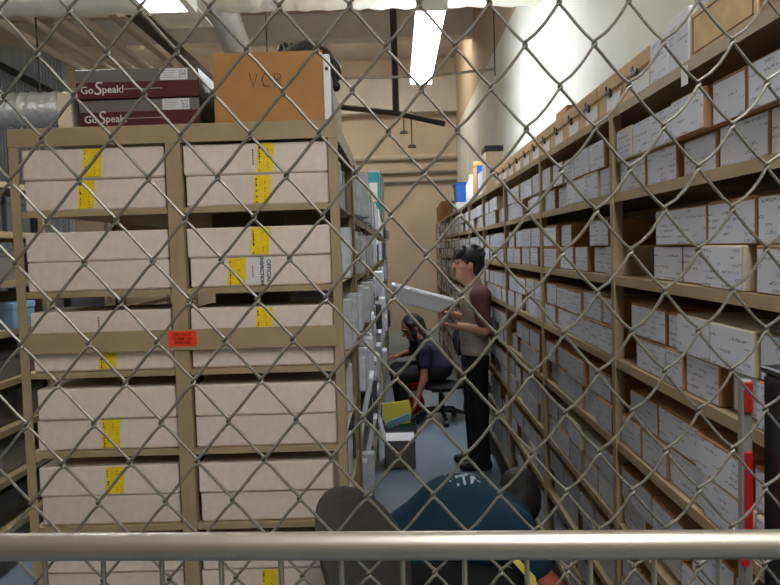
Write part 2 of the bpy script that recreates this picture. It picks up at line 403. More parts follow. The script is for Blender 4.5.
meshthing(br, 'roof_brace', M['darkpipe'], 'dark slanted brace in front of the blue-grey sheet at far left', 'brace', smooth=True)
# lights
def fixture(x, y0, y1, z, w, label, louvre=False, lens='lens'):
    t = thing('ceiling_light', label, 'ceiling light', (x, (y0+y1)/2, z), 0)
    MB().box(x-w*.3, x+w*.3, y0, y1, z+.042, z+.09, .006).box(x-w/2-.004, x+w/2+.004, y0-.03, y0-.001, z-.06, z+.06, .006).box(x-w/2-.004, x+w/2+.004, y1+.001, y1+.03, z-.06, z+.06, .006).build('housing', M['fix'], t)
    ls = MB(); ls.prism([(x+w/2*math.cos(k*PI/10), z-.052*math.sin(k*PI/10)) for k in range(-4, 15)], 1, y0, y1); ls.build('lens', M[lens], t, True)
    if louvre:
        lv = MB()
        for k in range(24):
            yy = y0+(y1-y0)*(k+.5)/24; lv.box(x-w/2, x+w/2, yy-.004, yy+.004, z-.09, z-.05)
        lv.box(x-w/2-.05, x-w/2, y0, y1, z-.1, z); lv.box(x+w/2, x+w/2+.05, y0, y1, z-.1, z); lv.box(x-w/2-.05, x+w/2+.05, y1, y1+.04, z-.1, z); lv.build('louvre', M['fix'], t)
        ev = MB(); ev.box(x-w/2-.05, x+w/2+.05, y1+.041, y1+.5, z-.06, z-.05)
        for k in range(9): ev.box(x-w/2+.02, x+w/2-.02, y1+.12+k*.035, y1+.135+k*.035, z-.066, z-.0605)
        ev.build('end_plate', M['fix'], t)
    for yy in (y0+.25, y1-.25): MB().tube([(x, yy, z+.1), (x, yy, CZ)], .01, 6).build('hanger_rod', M['steel'], t)
fixture(.30, 5.5, 7.9, 3.45, .22, 'lit fluorescent ceiling light hanging over the aisle ahead', lens='lensaisle')
fixture(-1.5, 2.75, 5.2, 3.45, .26, 'louvred fluorescent ceiling light above the maroon boxes at top left', True)
fixture(.46, -1.3, 1.1, 3.45, .40, 'wide lit fluorescent ceiling light over the fence, nearest of the ceiling lights')
fixture(-4.4, 2.2, 4.6, 3.45, .22, 'added unseen ceiling light brightening the left part of room')  # added out-of-view lamp for ambience on the left side
for fx_, wh_ in ((.3, 'on the right'), (-1.5, 'in the middle'), (-3.6, 'on the left')):
    fixture(fx_, 12.45, 13.65, 5.45, .30, 'unseen ceiling light behind the cross beam at far end, '+wh_, lens='lensfar')  # unseen lamps tucked behind the beam, put in to brighten the far end

# ================================================================== shelving
RXF, RXB = .70, 1.22
Y0R, BAY = 2.4597-1.22, 1.22
RMID = [1.8386, 1.572, 1.302, 1.029, .757, .486, .215]
RDECK = [m_+.017 for m_ in RMID]                  # top of each shelf
def rack_unit(name, label, xf, xb, y0, y1, decks, lip, top, post=.013, face=1):
    """open metal shelving unit; xf = aisle face, xb = back"""
    t = thing(name, label, 'shelving unit', ((xf+xb)/2, (y0+y1)/2, 0))
    s = 1 if xb > xf else -1
    for x, dx in ((xf, s), (xb, -s)):
        for y, dy in ((y0, 1), (y1, -1)):
            p = MB(); g = .001
            p.prism([(x, y+dy*g), (x, y+dy*(post+.004)), (x+dx*.004, y+dy*(post+.004)), (x+dx*.004, y+dy*.005), (x+dx*.034, y+dy*.005), (x+dx*.034, y+dy*g)], 2, 0, top)
            p.build('post', M['rack'], t)
    for d in decks+[top]:
        b = MB(); e = post+.004; xa = xf+s*.002
        b.box(xa+s*.03, xb-s*.036, y0+.003, y1-.003, d-.008, d)
        b.box(xa+s*.0025, xa+s*.007, y0+.0055, y1-.0055, d-lip, d); b.box(xa+s*.007, xa+s*.031, y0+.018, y1-.018, d-.006, d-.0002)
        b.box(xb-s*.004, xb, y0+.018, y1-.018, d-lip, d)
        b.build('shelf', M['rack'], t)
    return t
BAYN = ['nearest', 'second', 'third', 'fourth', 'fifth', 'sixth', 'seventh', 'eighth', 'ninth', 'farthest']
TOPR = 2.126
runits = []
for k in range(10):
    runits.append(rack_unit('shelving_unit', 'tan metal shelving unit full of labelled cartons, %s along the right side' % BAYN[k], RXF, RXB, Y0R+BAY*k, Y0R+BAY*(k+1), RDECK, .028, TOPR))
tg = at(683, 75, 1.83)
MB().box(RXF-.002, RXF-.0012, tg.y-.02, tg.y+.02, tg.z-.025, tg.z+.02).build('hanging_tag', M['paper'], runits[0])
# ---- left rack: end unit facing the fence
LF, LB = 2.4848, 3.385
LXL, LXR = -1.270, -.187
LZ = [m_+.009 for m_ in (1.8480, 1.5800, 1.3094, 1.0400, .782, .517, .252)]
TOPL = 2.129
er = thing('shelving_unit', 'tan metal shelving unit facing the fence, filled with beige archive boxes', 'shelving unit', ((LXL+LXR)/2, (LF+LB)/2, 0))
def lpost(x0, x1, y, d, z1=TOPL-.0):
    p = MB(); p.box(x0, x1, y, y+d*.004, 0, z1); w = x1-x0; y = y+d*.0041
    p.box(x0 if w > .04 or x0 < -1 else x1-.004, (x0 if w > .04 or x0 < -1 else x1-.004)+.004, y, y+d*.035, 0, z1)
    if w > .04:
        p.box(x1-.004, x1, y, y+d*.035, 0, z1); p.box((x0+x1)/2-.002, (x0+x1)/2+.002, y-d*.0056, y-d*.0042, 0, z1)
    return p.build('post', M['rack'], er)
for y, d in ((LF, 1), (LB, -1)):
    lpost(-1.270, -1.240, y, d); lpost(-.752, -.703, y, d); lpost(-.216, -.187, y, d)
for x0, x1 in ((-1.238, -.754), (-.701, -.218)):
    for d in LZ:
        b = MB(); b.box(x0-.02, x1+.02, LF+.006, LB-.006, d-.006, d-.001); b.box(x0, x1, LF+.001, LF+.006, d-.019, d)
        for xx in (x0+.02, x1-.02): b.tube([(xx, LF-.001, d-.0095), (xx, LF+.002, d-.0095)], .0035, 6)
        b.build('shelf', M['rack'], er)
MB().box(LXL, LXR, LF-.003, LF-.0002, TOPL-.060, TOPL, .001).build('top_beam', M['rack'], er)
MB().box(LXL+.006, LXR-.006, LF+.006, LB-.006, TOPL-.008, TOPL-.001).build('top_panel', M['rack'], er)
MB().box(LXL+.028, LXR-.02, LF-.006, LF-.0035, 1.384, 1.454, .001).build('cross_bar', M['rack'], er)
MB().box(LXR-.004, LXR, LF+.03, LB-.03, TOPL-.06, TOPL-.002).build('side_beam', M['rack'], er)
for x0, x1, z1 in ((-1.236, -.757, LZ[2]-.02), (-.699, -.42, TOPL-.01)): MB().box(x0, x1, 2.86, 2.866, .0, z1).build('gap_shade_panel', M['rackdark'], er)  # added dark sheets behind the boxes so the shelf gaps read black
a, b = at(168.3, 331.5, LF-.0075), at(197, 346, LF-.0075)
st = MB().box(a.x, b.x, LF-.0075, LF-.0062, b.z, a.z); st = st.build('warning_sticker', M['orange'], er); st['label'] = 'orange warning sticker with dark red lettering'
cx, cz, hh = (a.x+b.x)/2, (a.z+b.z)/2, a.z-b.z
def subpart(vs_fs_list, name, m, parent):
    mb = MB()
    for vs, fs in vs_fs_list: mb.add(vs, fs)
    return mb.build(name, m, parent)
for tx, dz in (('DO NOT', .0135), ('CLIMB ON', 0), ('SHELVES', -.0135)): subpart([text_mesh(tx, .0145, front_T(cx, LF-.0078, cz+dz, .026), '', None, None, bold=.0004)], 'lettering', M['orangeink'], st)
# aisle-side units behind it
lunits = []
for k in range(8):
    lunits.append(rack_unit('shelving_unit', 'tan metal shelving unit full of grey binders, %s along the left side of aisle' % BAYN[k], LXR, LXL, LB+.004+BAY*k, LB+.004+BAY*(k+1)-.002, LZ, .034, TOPL))
# neighbouring rack across the left aisle
for k in range(3):
    rack_unit('shelving_unit', 'metal shelving unit at far left beyond the archive boxes, %s from the fence' % ORD[k], -2.12, -2.7, 3.3+BAY*k, 3.3+BAY*(k+1), LZ, .034, TOPL)
lr = random.Random(3)
for lev, d in enumerate(LZ):
    y = 3.34; n = 0
    while y < 5.3:
        w = lr.uniform(.22, .36); h = lr.uniform(.12, .2); x = -2.13-lr.uniform(0, .08)
        if lr.random() < .85:
            c = lr.choice(['lightblue', 'greybox', 'greybox', 'folderdark', 'folderdark', 'folder'])
            lbl = {'lightblue': 'light blue', 'teal': 'teal', 'greybox': 'grey', 'folderdark': 'dark grey', 'white': 'white', 'folder': 'grey'}[c]
            if not any(abs(y-q) < .02 or abs(y+w-q) < .02 for q in (3.3+BAY,)) and not (y < 3.3+BAY < y+w):
                bx = meshthing(MB().box(x-.42, x, y, y+w-.01, d+.001, d+h, .004), 'storage_box', M[c], '%s storage box at far left, %s from the fence on the %s shelf down' % (lbl, ORD[n], ORD[lev]), 'box', 'boxes on the far left rack', (x, y, d))
                MB().box(x-.424, x+.004, y-.004, y+w-.006, d+h-.03, d+h+.006, .003).build('lid', M[c], bx)
                n += 1
        y += w
CELLN = ['top', 'second', 'third', 'fourth', 'fifth', 'sixth', 'bottom']

# ---- beige archive boxes, two to a cell
FB = LF+.012
arch = [  # cell, row(0 lower,1 upper), bay, px left, px right, tapes [(px0,px1)], extras
 (0,1,0,22,164,[(83,102)],''),(0,0,0,24,165,[(78,95)],''),(0,1,1,183,330,[(257,274)],'t'),(0,0,1,186,330,[(254,271)],''),
 (1,1,0,21,168,[],''),(1,0,0,27,170,[],''),(1,1,1,187,333,[(251,270)],''),(1,0,1,190,333,[(228,246)],'L'),
 (2,1,0,30,171,[],'t'),(2,0,0,30,174,[(99,117)],''),(2,1,1,191,335,[(256,273)],''),(2,0,1,191,335,[],''),
 (3,1,0,38,176,[],''),(3,0,0,36,178,[(102,121)],''),(3,1,1,195,338,[],''),(3,0,1,196,338,[],''),
 (4,1,0,38,179,[(106,125)],''),(4,0,0,42,180,[],''),(4,1,1,199,333,[],''),(4,0,1,201,334,[],''),
 (5,1,0,46,183,[],''),(5,0,0,48,184,[],''),(5,1,1,203,338,[],''),(5,0,1,202,340,[(262,278)],''),
 (6,1,0,50,186,[],''),(6,0,0,50,187,[],''),(6,1,1,206,342,[],''),(6,0,1,206,342,[],'')]
ar = random.Random(5)
for cell, row, bay, p0, p1, tapes, ex in arch:
    d = LZ[cell]; h = (.206, .199, .203, .213, .204, .2, .2)[cell]/2
    z0 = d+.0005+(h if row else 0); ypx = 249+(1.7-z0-h/2)*F/FB+(390-(p0+p1)/2)*.03
    x0, x1 = at(p0, ypx, FB).x, at(p1, ypx, FB).x
    lo, hi = ((-1.236, -.757), (-.699, -.221))[bay]; x0 = max(x0, lo); x1 = min(x1, hi)
    if x1-x0 < .44: x1 = min(hi, x0+.465); x0 = max(lo, x1-.465)
    yf = FB+ar.uniform(-.002, .003)+(.006 if row == 0 else 0)
    feat = 'with yellow tape' if tapes else ('with small black writing' if ex == 't' else 'with plain front')
    if ex == 'L': feat = 'with tape and white printed label'
    lbl = 'beige box %s, %s one on %s shelf, %s bay' % (feat, 'upper' if row else 'lower', CELLN[cell], 'right' if bay else 'left')
    o = thing('archive_box', lbl, 'archive box', ((x0+x1)/2, yf, z0), 0, 'beige archive boxes on the front rack')
    MB().box(x0+.003, x1-.003, yf+.002, yf+.28, z0, z0+h-.004, .003).build('carton', M['archive'], o)
    MB().box(x0, x1, yf, yf+.283, z0+h*.03, z0+h-.0015, .003).build('lid', M['archive'], o)
    for (a0, a1) in tapes:
        xa, xb = at(a0, ypx, yf).x, at(a1, ypx, yf).x; xm = (xa+xb)/2
        tp = MB().prism([(xa-.003, z0+h*.03+.004), (xb-.005, z0+h*.03+.004), (xb+.002, z0+h-.004), (xa+.003, z0+h-.004)], 1, yf-.0009, yf-.0001)
        tp = tp.build('tape', M['tape'], o); tp['label'] = 'yellow printed tape'
        ink = MB()
        for q in range(9):
            zz = z0+.008+q*(h-.02)/9; ww = ar.uniform(.002, .006)
            if ar.random() < .75: ink.box(xa+.006, xa+.006+ww, yf-.0013, yf-.0009, zz, zz+ar.uniform(.004, .008))
            if ar.random() < .5: ink.box(xm+.006, xm+.0085, yf-.0013, yf-.0009, zz, zz+ar.uniform(.002, .005))
        ink.build('print', M['ink'], tp)
    if ex == 'L':
        xa, xb = at(247, ypx, yf).x, at(273, ypx, yf).x
        lb = MB().box(xa, xb, yf-.0008, yf-.0001, z0+.006, z0+h-.004).build('label', M['paper'], o); lb['label'] = 'white label with bold sideways lettering'
        subpart([text_mesh('OFFICIAL', .0185, front_T(xb-.014, yf-.0011, z0+h/2, PI/2), '', None, None, bold=.0005)], 'lettering', M['ink'], lb)
        subpart([text_mesh('INSPECTION', .0165, front_T(xb-.037, yf-.0011, z0+h/2, PI/2), '', None, None, bold=.0005)], 'lettering', M['ink'], lb)
        MB().box(xa+.018, xa+.021, yf-.0013, yf-.0009, z0+h*.3, z0+h*.7).build('printed_line', M['greyprint'], lb)
    if ex == 't':
        px = 253 if bay else 99; xa = at(px, ypx, yf).x; ink = MB()
        for q in range(6): ink.box(xa-.002, xa+.002, yf-.0006, yf-.0001, z0+.03+q*.009, z0+.036+q*.009)
        ink.build('print', M['ink'], o)

# ---- right rack cartons
cr = random.Random(11)
def dpt(px): return .70*F/(px-397-4)            # distance of a right-rack front edge seen at px (same rack face)
explicit = {0: [[(617,641),(642,671),(671,703),(705,752),(753,800)], [(618,632),(632,671),(671,703),(705,738),(739,790)]],
            1: [[(643,670),(670,700),(700,741),(751,800)], [(650,700),(702,748),(750,800)]],
            2: [[(632,661),(663,680),(680,714),(716,743),(753,800)], [(628,661),(663,675),(675,707),(707,751),(753,800)]]}
cartons = []   # (bay, cell, row, y0, y1, xfront, h, seq)
for k in range(10):
    yb0, yb1 = Y0R+BAY*k+.022, Y0R+BAY*(k+1)-.022
    for c in range(7):
        if k == 0 and c == 6: continue
        d = RDECK[c]
        for row in (0, 1):
            if k == 0 and c in explicit:
                segs = [(max(dpt(b_), yb0), min(dpt(a_), yb1)) for a_, b_ in explicit[c][row]]
            else:
                segs = []; y = yb1-cr.choice([0, 0, .02, .08])
                while True:
                    w = cr.choice([.2, .22, .24, .25, .3]) if k < 4 else cr.choice([.24, .3, .36])
                    if y-w < yb0: 
                        if y-yb0 > .12: segs.append((yb0, y))
                        break
                    segs.append((y-w, y)); y -= w+cr.choice([0, 0, .004, .01, .035])
            for n, (ya, yb) in enumerate(segs):
                if yb-ya < .05: continue
                if row == 1 and k > 0 and cr.random() < .06: continue
                cartons.append([k, c, row, ya+.0012, yb-.0012, RXF+.009+cr.choice([0, .004, .008, .014, .03 if row == 0 else .01]), cr.uniform(.093, .1), n])
cartons.sort(key=lambda q: q[3])
# lower boxes carry the upper ones: same height for a cell's lower row
lowh = {}
for q in cartons:
    if q[2] == 0: lowh[q[0], q[1]] = .1045
far = MB(); count = 0
for k, c, row, ya, yb, xf, h, n in cartons:
    hl = .0965; z0 = RDECK[c]+.0004+(hl+.0006 if row else 0); hh = hl if row == 0 else h
    zt = z0+hh; depth = .40
    if count < 300:
        count += 1
        side = 'kraft' if cr.random() < .72 else 'palebox'
        lbl = '%s carton with white label, %s row, %s shelf, %s right bay, %s from far post' % ('brown' if side == 'kraft' else 'pale', 'upper' if row else 'lower', CELLN[c], BAYN[k], ORD[n])
        o = meshthing(MB().box(xf, xf+depth, ya, yb, z0, zt, .003), 'cardboard_carton', M[side], lbl, 'cardboard box', 'labelled cartons on the right rack', (xf, ya, z0))
        e = cr.choice([.003, .004, .006, .012]); e2 = cr.choice([.003, .003, .008])
        MB().box(xf-.0008, xf-.0001, ya+e2, yb-e, z0+.004, zt-cr.choice([.003, .004, .008])).build('label', M['label'], o)
    else:
        far.box(xf, xf+depth, ya, yb, z0, zt, 0, mi=0); far.box(xf-.001, xf-.0001, ya+.006, yb-.008, z0+.006, zt-.006, mi=1)
fo = far.build('distant_cartons', [M['kraft'], M['stuffwhite']]); tag(fo, 'mass of distant white-labelled cartons filling the far end of right shelving', 'cardboard boxes'); fo['kind'] = 'stuff'

# ---- grey binders on the aisle side of the left rack
br_ = random.Random(21); nb = 0
for lev, d in enumerate(LZ[:6]):
    y = LF+.31; n = 0
    while y < 12.9 and n < 40:
        near = y < 5
        w = br_.uniform(.045, .08) if y < 3.9 else (br_.uniform(.09, .16) if y < 5.2 else (br_.uniform(.2, .35) if y < 7.5 else br_.uniform(.45, .6)))
        if any(lev == q0 and y < q1+.34 and y+w > q1-.09 for q0, q1 in ((4, 3.5), (5, 3.9), (5, 4.75))): y += .05; continue
        if y < LB and y+w > LB-.05: y = LB+.04; continue
        kk = (y-LB)/BAY
        if y > LB and (math.floor(kk) != math.floor((y+w+.025-LB)/BAY)): y = LB+BAY*(math.floor(kk)+1)+.03; continue
        h = br_.uniform(.15, .215); pr = br_.choice([0, .004, .01, .02, .03])+(.03 if br_.random() < .12+.06*lev else 0)
        if y < LB: pr -= .045; 
        dpth = .16 if y < LB else .3
        lean = br_.choice([0, 0, 0, .05, .09])
        if br_.random() < .96:
            dark = br_.random() < .14
            xf = LXR+pr-.005
            T = Matrix.Translation((xf, y, d)) @ Matrix.Rotation(-lean, 4, 'Y')
            lbl = '%s binder on aisle side of left rack, %s shelf, %s from the front' % ('dark grey' if dark else 'light grey', CELLN[lev], ORD[n])
            o = thing('file_binder', lbl, 'binder', (xf, y, d), 0, 'binders on the left rack')
            lift = .0004+dpth*math.sin(lean)*0
            TT = Matrix.Translation((0, 0, lift)) @ T
            MB().box(-dpth, 0, 0, w-.006, 0, h*math.cos(lean)-.002, .004, T=Matrix.Translation((xf, y, d+lift))).build('cover', M['folderdark' if dark else 'folder'], o)
            if near: MB().box(xf-.0003, xf+.0006, y+.006, y+w-.012, d+h*.55, d+h*.8).build('spine_label', M['white'], o)
            n += 1
        y += w+br_.choice([0, 0, .004, .02])
# binders slumped out into the aisle lower down
for i, (lv_, Y, h, ang) in enumerate([(4, 3.5, .31, .22), (5, 3.9, .29, .22), (5, 4.75, .28, .2)]):
    zb = LZ[lv_]+.0006; t = thing('file_binder', ['large pale binder slumped out of the left rack into the aisle, nearest one', 'middle pale binder slumping out of left rack above the floor box', 'farthest pale binder slumping out of left rack near the floor'][i], 'binder', (LXR-.03, Y, zb))
    T = Matrix.Translation((LXR-.034, Y, zb+.006)) @ Matrix.Rotation(ang, 4, 'Y')
    MB().box(0, .026, 0, .22, 0, h, .004, T=T).build('cover', M['folder'], t)
    MB().box(.0265, .0272, .02, .1, h*.2, h*.4, T=T).build('spine_label', M['white'], t)
# teal and white cartons on top of the left rack, far along
for i, (Y, h, x) in enumerate([(9.3, .52, -.34), (9.8, .6, -.34), (10.4, .6, -.34), (11.0, .64, -.33), (11.6, .66, -.33), (12.2, .7, -.33)]):
    o = meshthing(MB().box(x-.0, x+.14, Y, Y+.46, TOPL+.0005, TOPL+h, .006), 'teal_carton', M['teal' if i % 2 == 0 else 'white'], '%s carton on top of left rack, %s of the far row from the front' % ('teal' if i % 2 == 0 else 'white', ORD[i]), 'box', 'cartons on the far top of left rack', (x, Y, TOPL))
    mb = MB(); mb.box(x+.02, x+.12, Y-.001, Y-.0001, TOPL+h*.3, TOPL+h*.75); mb.box(x+.1401, x+.141, Y+.06, Y+.4, TOPL+h*.25, TOPL+h*.8); mb.build('label', M['white' if i % 2 == 0 else 'teal'], o)

# ================================================================== things on top of the racks
# two printed cartons
def speak_box(y0, z0, h, px0, px1, dz, label, sc):
    a, b = at(px0, 110, y0), at(px1, 100, y0)
    o = thing('printed_carton', label, 'box', ((a.x+b.x)/2, y0, z0), sc, 'printed cartons on the left rack')
    W = (b.x-a.x)/2; T = Matrix.Translation(((a.x+b.x)/2, y0, z0)) @ Matrix.Rotation(sc, 4, 'Z')
    MB().box(-W, W, 0, .30, 0, h, .003, T=T).build('carton', M['black'], o)
    MB().box(-W+.002, W-.002, -.0012, -.0002, .002, h*.56, T=T).build('maroon_panel', M['maroon'], o)
    MB().box(-W+.002, W-.002, -.0012, -.0002, h*.56, h-.003, T=T).build('grey_panel', M['greyprint'], o)
    lb = MB().box(W-.125, W-.035 if sc else W-.03, -.0022, -.0013, h*.58, h*.96, T=T).build('label', M['paper'], o)
    bars = MB()
    for q in range(9):
        for r_ in range(3):
            if random.random() < .8: bars.box(W-.062+q*.0026, W-.062+q*.0026+.0014, -.0028, -.0022, h*.63+r_*h*.1, h*.7+r_*h*.1, T=T)
    for q in range(4): bars.box(W-.118, W-.085+random.uniform(0, .012), -.0027, -.0022, h*.65+q*.0075, h*.65+q*.0075+.0012, T=T)
    bars.build('print', M['greyprint'], lb)
    Tt = lambda x, z, r=0: T @ Matrix.Translation((x, -.0016, z)) @ Matrix.Rotation(PI/2, 4, 'X')
    ln = MB().box(-W+.16, W-.12, -.0018, -.0012, h*.31, h*.325, T=T)
    vs = [text_mesh('Go', .034, Tt(-W+.038, h*.30), '', None, None, bold=.0003), text_mesh('S', .062, Tt(-W+.073, h*.34), '', None, None, shear=.15),
          text_mesh('peak!', .034, Tt(-W+.124, h*.31), '', None, None, bold=.0003), (ln.v, ln.f)]
    subpart(vs[:3], 'lettering', M['paper'], o); subpart(vs[3:], 'printed_line', M['paper'], o)
    return o
TZ = TOPL+.0005
speak_box(2.52, TZ, .093, 79, 200, 0, 'lower of two maroon and grey printed cartons on the left rack', -.006)
speak_box(2.515, TZ+.0935, .098, 77, 199, 0, 'upper of two maroon and grey printed cartons on the left rack', .012)
a, b = at(63, 108, 2.56), at(73, 108, 2.56)
meshthing(MB().box(a.x-.02, b.x-.004, 2.56, 2.9, TZ, TZ+.13, .003), 'cream_box', M['cream'], 'narrow cream box end left of the maroon printed cartons', 'box', None, (a.x, 2.56, TZ))
meshthing(MB().box(-1.0, -.66, 2.86, 3.3, TZ, TZ+.205, .004), 'grey_carton', M['greybox'], 'dark grey carton standing behind the maroon printed cartons', 'box', None, (-1.0, 2.86, TZ))
# orange cardboard box, open at the top, with writing
x0, x1 = at(210, 88, 2.5).x+.012, at(321, 88, 2.5).x+.008
vb = thing('cardboard_box', 'orange-brown cardboard box with handwritten capitals on top of left rack', 'box', ((x0+x1)/2, 2.5, TZ))
zt = at(262, 52, 2.5).z; w = .006
bx = MB(); bx.box(x0, x1, 2.5, 2.5+w, TZ, zt, .001); bx.build('front_panel', M['vcr'], vb)
bx = MB(); bx.box(x0, x0+w, 2.507, 2.9, TZ, zt); bx.box(x0, x1, 2.894, 2.9, TZ, zt-.012); bx.box(x0, x1, 2.507, 2.9, TZ, TZ+w); bx.build('carton', M['vcrside'], vb)
sd = MB().box(x1-w, x1, 2.507, 2.9, TZ, zt-.01).build('side_panel', M['vcrside'], vb)
wh = MB().box(x1+.0005, x1+.022, 2.503, 2.535, TZ+.002, zt-.012, .002).build('white_edge', M['white'], vb); wh['label'] = 'white edge strip with dark hole'
MB().tube([(x1+.012, 2.5015, zt-.06), (x1+.012, 2.504, zt-.06)], .006, 10).build('hand_hole', M['black'], wh)
vx, vz = at(265, 81, 2.5).x+.004, at(265, 80, 2.5).z
hw = MB()
def stroke(pts):
    hw.tube([(vx+p[0], 2.4992, vz+p[1]) for p in pts], .0015, 5)
stroke([(-.055, .024), (-.043, -.024), (-.029, .02)]); stroke([(.012, .018), (-.003, .024), (-.014, .004), (-.009, -.018), (.01, -.02)])
stroke([(.028, -.022), (.028, .022), (.046, .018), (.047, .004), (.03, 0)]); stroke([(.034, 0), (.05, -.022)])
hw.build('handwriting', M['softink'], vb)
meshthing(MB().box(-.62, x1-.002, 2.915, 3.34, TZ, TZ+.198, .004), 'grey_carton', M['palebox'], 'grey-tan carton directly behind the orange cardboard box', 'box', None, (-.6, 2.915, TZ))
bgf = Fig(); rr = random.Random(4)
for px, py, Y, r in ((300, 62, 3.1, .075), (316, 64, 3.12, .08), (286, 66, 3.08, .055), (329, 72, 3.15, .055), (308, 52, 3.1, .05)):
    c = at(px, py, Y); c.z = max(c.z, TZ+.2+r*.95); bgf.ell(c, (r, r*.9, r*.95), .03)
for q in range(14):
    c = at(281+q*3.6, rr.uniform(42, 54)+max(0, q-8)*5, 3.1+rr.uniform(0, .06)); bgf.cap(c, Vector(c)+Vector((rr.uniform(-.03, .03), rr.uniform(-.02, .02), -.06)), .007, .022, .012)
bg, _ = fig_build(bgf, .006, 'plastic_bag', M['bag'], None); tag(bg, 'crumpled black plastic bag behind the top of orange cardboard box', 'bag')
zz = min(v.co.z for v in bg.data.vertices); bg.location.z = TZ+.1985-zz if zz < TZ+.198 else 0
# ---- top of the right rack
TZR = TOPR+.0005
pc = thing('pale_carton', 'flat pale carton with dark outlined panel on right rack top', 'box', (.72, 1.5, TZR))
MB().box(.715, 1.12, 1.50, 1.835, TZR, TZR+.108, .002).build('carton', M['kraftlight'], pc)
ln = MB(); X = .7142
for q in ((1.515, 1.52, .012, .096), (1.815, 1.82, .012, .096), (1.515, 1.82, .012, .015), (1.515, 1.82, .093, .096)): ln.box(X, .7149, q[0], q[1], TZR+q[2], TZR+q[3])
ln.build('panel_outline', M['darkpipe'], pc)
meshthing(MB().box(.73, 1.1, 1.55, 1.83, TZR+.1085, TZR+.24, .004), 'blue_grey_carton', M['corr'], 'blue-grey carton lying on the flat pale carton at top right', 'box', None, (.73, 1.55, TZR+.1085))
meshthing(MB().box(.715, 1.1, 1.262, 1.49, TZR, TZR+.13, .003), 'kraft_carton', M['vcr'], 'brown carton at the top right corner beside the pale carton', 'box', None, (.715, 1.262, TZR))
y = 1.845
for n, w in enumerate((.135, .14)):
    o = meshthing(MB().box(.716, 1.1, y, y+w, TZR, TZR+(.135 if n == 0 else .12), .003), 'white_carton', M['white'], 'white carton with handwriting on right rack top, %s from the pale carton' % ORD[n], 'box', 'white cartons on the right rack top', (.716, y, TZR))
    MB().box(.7152, .7159, y+.006, y+w-.006, TZR+.006, TZR+.11).build('label', M['label'], o); y += w+.004
n = 0
while y < 5.3:
    w = .272; h = .122
    o = thing('lidded_carton', 'tan lidded carton with black hand slot, %s along the top of right rack' % ORD[n], 'box', (.72, y, TZR), 0, 'lidded cartons on the right rack top')
    MB().box(.722, 1.02, y+.003, y+w-.003, TZR, TZR+h*.56, .003).build('carton', M['kraftlight'], o)
    MB().box(.717, 1.025, y, y+w, TZR+h*.56+.001, TZR+h, .006).build('lid', M['kraftlight'], o)
    yc = y+w/2; sl = MB(); sl.box(.713, .718, yc-.028, yc+.03, TZR+h*.56-.004, TZR+h*.56+.012, .002); sl.box(.713, .718, yc+.012, yc+.03, TZR+h*.56+.012, TZR+h*.56+.026, .002); sl.box(.713, .722, yc-.026, yc-.008, TZR+h*.56-.018, TZR+h*.56-.004, .002)
    sl.build('hand_slot', M['black'], o)
    MB().box(.7212, .7219, y+.02, y+w-.1, TZR+.006, TZR+h*.45).build('label', M['white'], o)
    y += w+.004; n += 1
meshthing(MB().box(1.035, 1.28, 4.55, 4.85, TZR, TZR+.4, .004), 'kraft_carton', M['vcr'], 'tall brown carton against the wall behind the lidded cartons', 'box', None, (1.0, 4.55, TZR))
bw = thing('white_carton', 'tall pale carton with black lid beyond the lidded cartons', 'box', (.79, 6.15, TZR))
MB().box(.725, .86, 6.03, 6.28, TZR, TZR+.325, .004).build('carton', M['palebox'], bw); MB().box(.72, .866, 6.024, 6.286, TZR+.3255, TZR+.37, .004).build('lid', M['black'], bw)
meshthing(MB().box(.72, .86, 6.62, 6.66, TZR, TZR+.28, .003), 'blue_folder', M['bluebin'], 'thin blue folder between the tan jar and the black-lidded carton', 'folder', None, (.72, 6.62, TZR))
meshthing(MB().box(.72, .86, 6.38, 6.58, TZR, TZR+.2, .003), 'white_carton', M['white'], 'small white carton beside the thin blue folder on right rack', 'box', None, (.72, 6.38, TZR))
jr = thing('tan_jar', 'tall tan plastic jar with lid on right rack top left of blue folder', 'jar', (.765, 7.0, TZR))
MB().lathe((.765, 7.0, TZR), [(.04, 0), (.045, .01), (.045, .28), (.036, .30)]).build('jar', M['jar'], jr, True); MB().lathe((.765, 7.0, TZR+.3005), [(.044, 0), (.044, .04), (.036, .05)]).build('lid', M['jar'], jr, True)
jg = thing('white_jug', 'white jug standing between the blue bin and tan jar', 'jug', (.78, 7.75, TZR))
MB().lathe((.78, 7.75, TZR), [(.05, 0), (.058, .02), (.058, .2), (.028, .25), (.028, .28)]).build('jug', M['white'], jg, True); MB().lathe((.78, 7.75, TZR+.2805), [(.031, 0), (.031, .025)]).build('cap', M['white'], jg, True)
wbx = meshthing(MB().box(.712, 1.0, 9.0, 9.45, TZR, TZR+.105, .006), 'white_carton', M['white'], 'low white carton under the blue bin on the right rack', 'box', None, (.712, 9.0, TZR))
bb = thing('blue_bin', 'bright blue plastic bin on a low white carton atop right rack', 'bin', (.82, 9.2, TZR+.1055))
z = TZR+.1055; MB().prism([(.735, z), (.905, z), (.92, z+.2), (.72, z+.2)], 1, 9.02, 9.4).build('bin', M['bluebin'], bb); MB().box(.71, .93, 9.01, 9.41, z+.2005, z+.235, .006).build('rim', M['bluebin'], bb)
for i, (Y, h) in enumerate([(11.3, .26), (11.9, .3), (12.5, .3), (13.1, .28)]):
    meshthing(MB().box(.72, .98, Y, Y+.28, TZR, TZR+h, .004), 'kraft_carton', M['kraft'], 'brown upright carton at far end of right rack top, %s past the bin' % ORD[i], 'box', 'brown cartons on the far right rack top', (.72, Y, TZR))

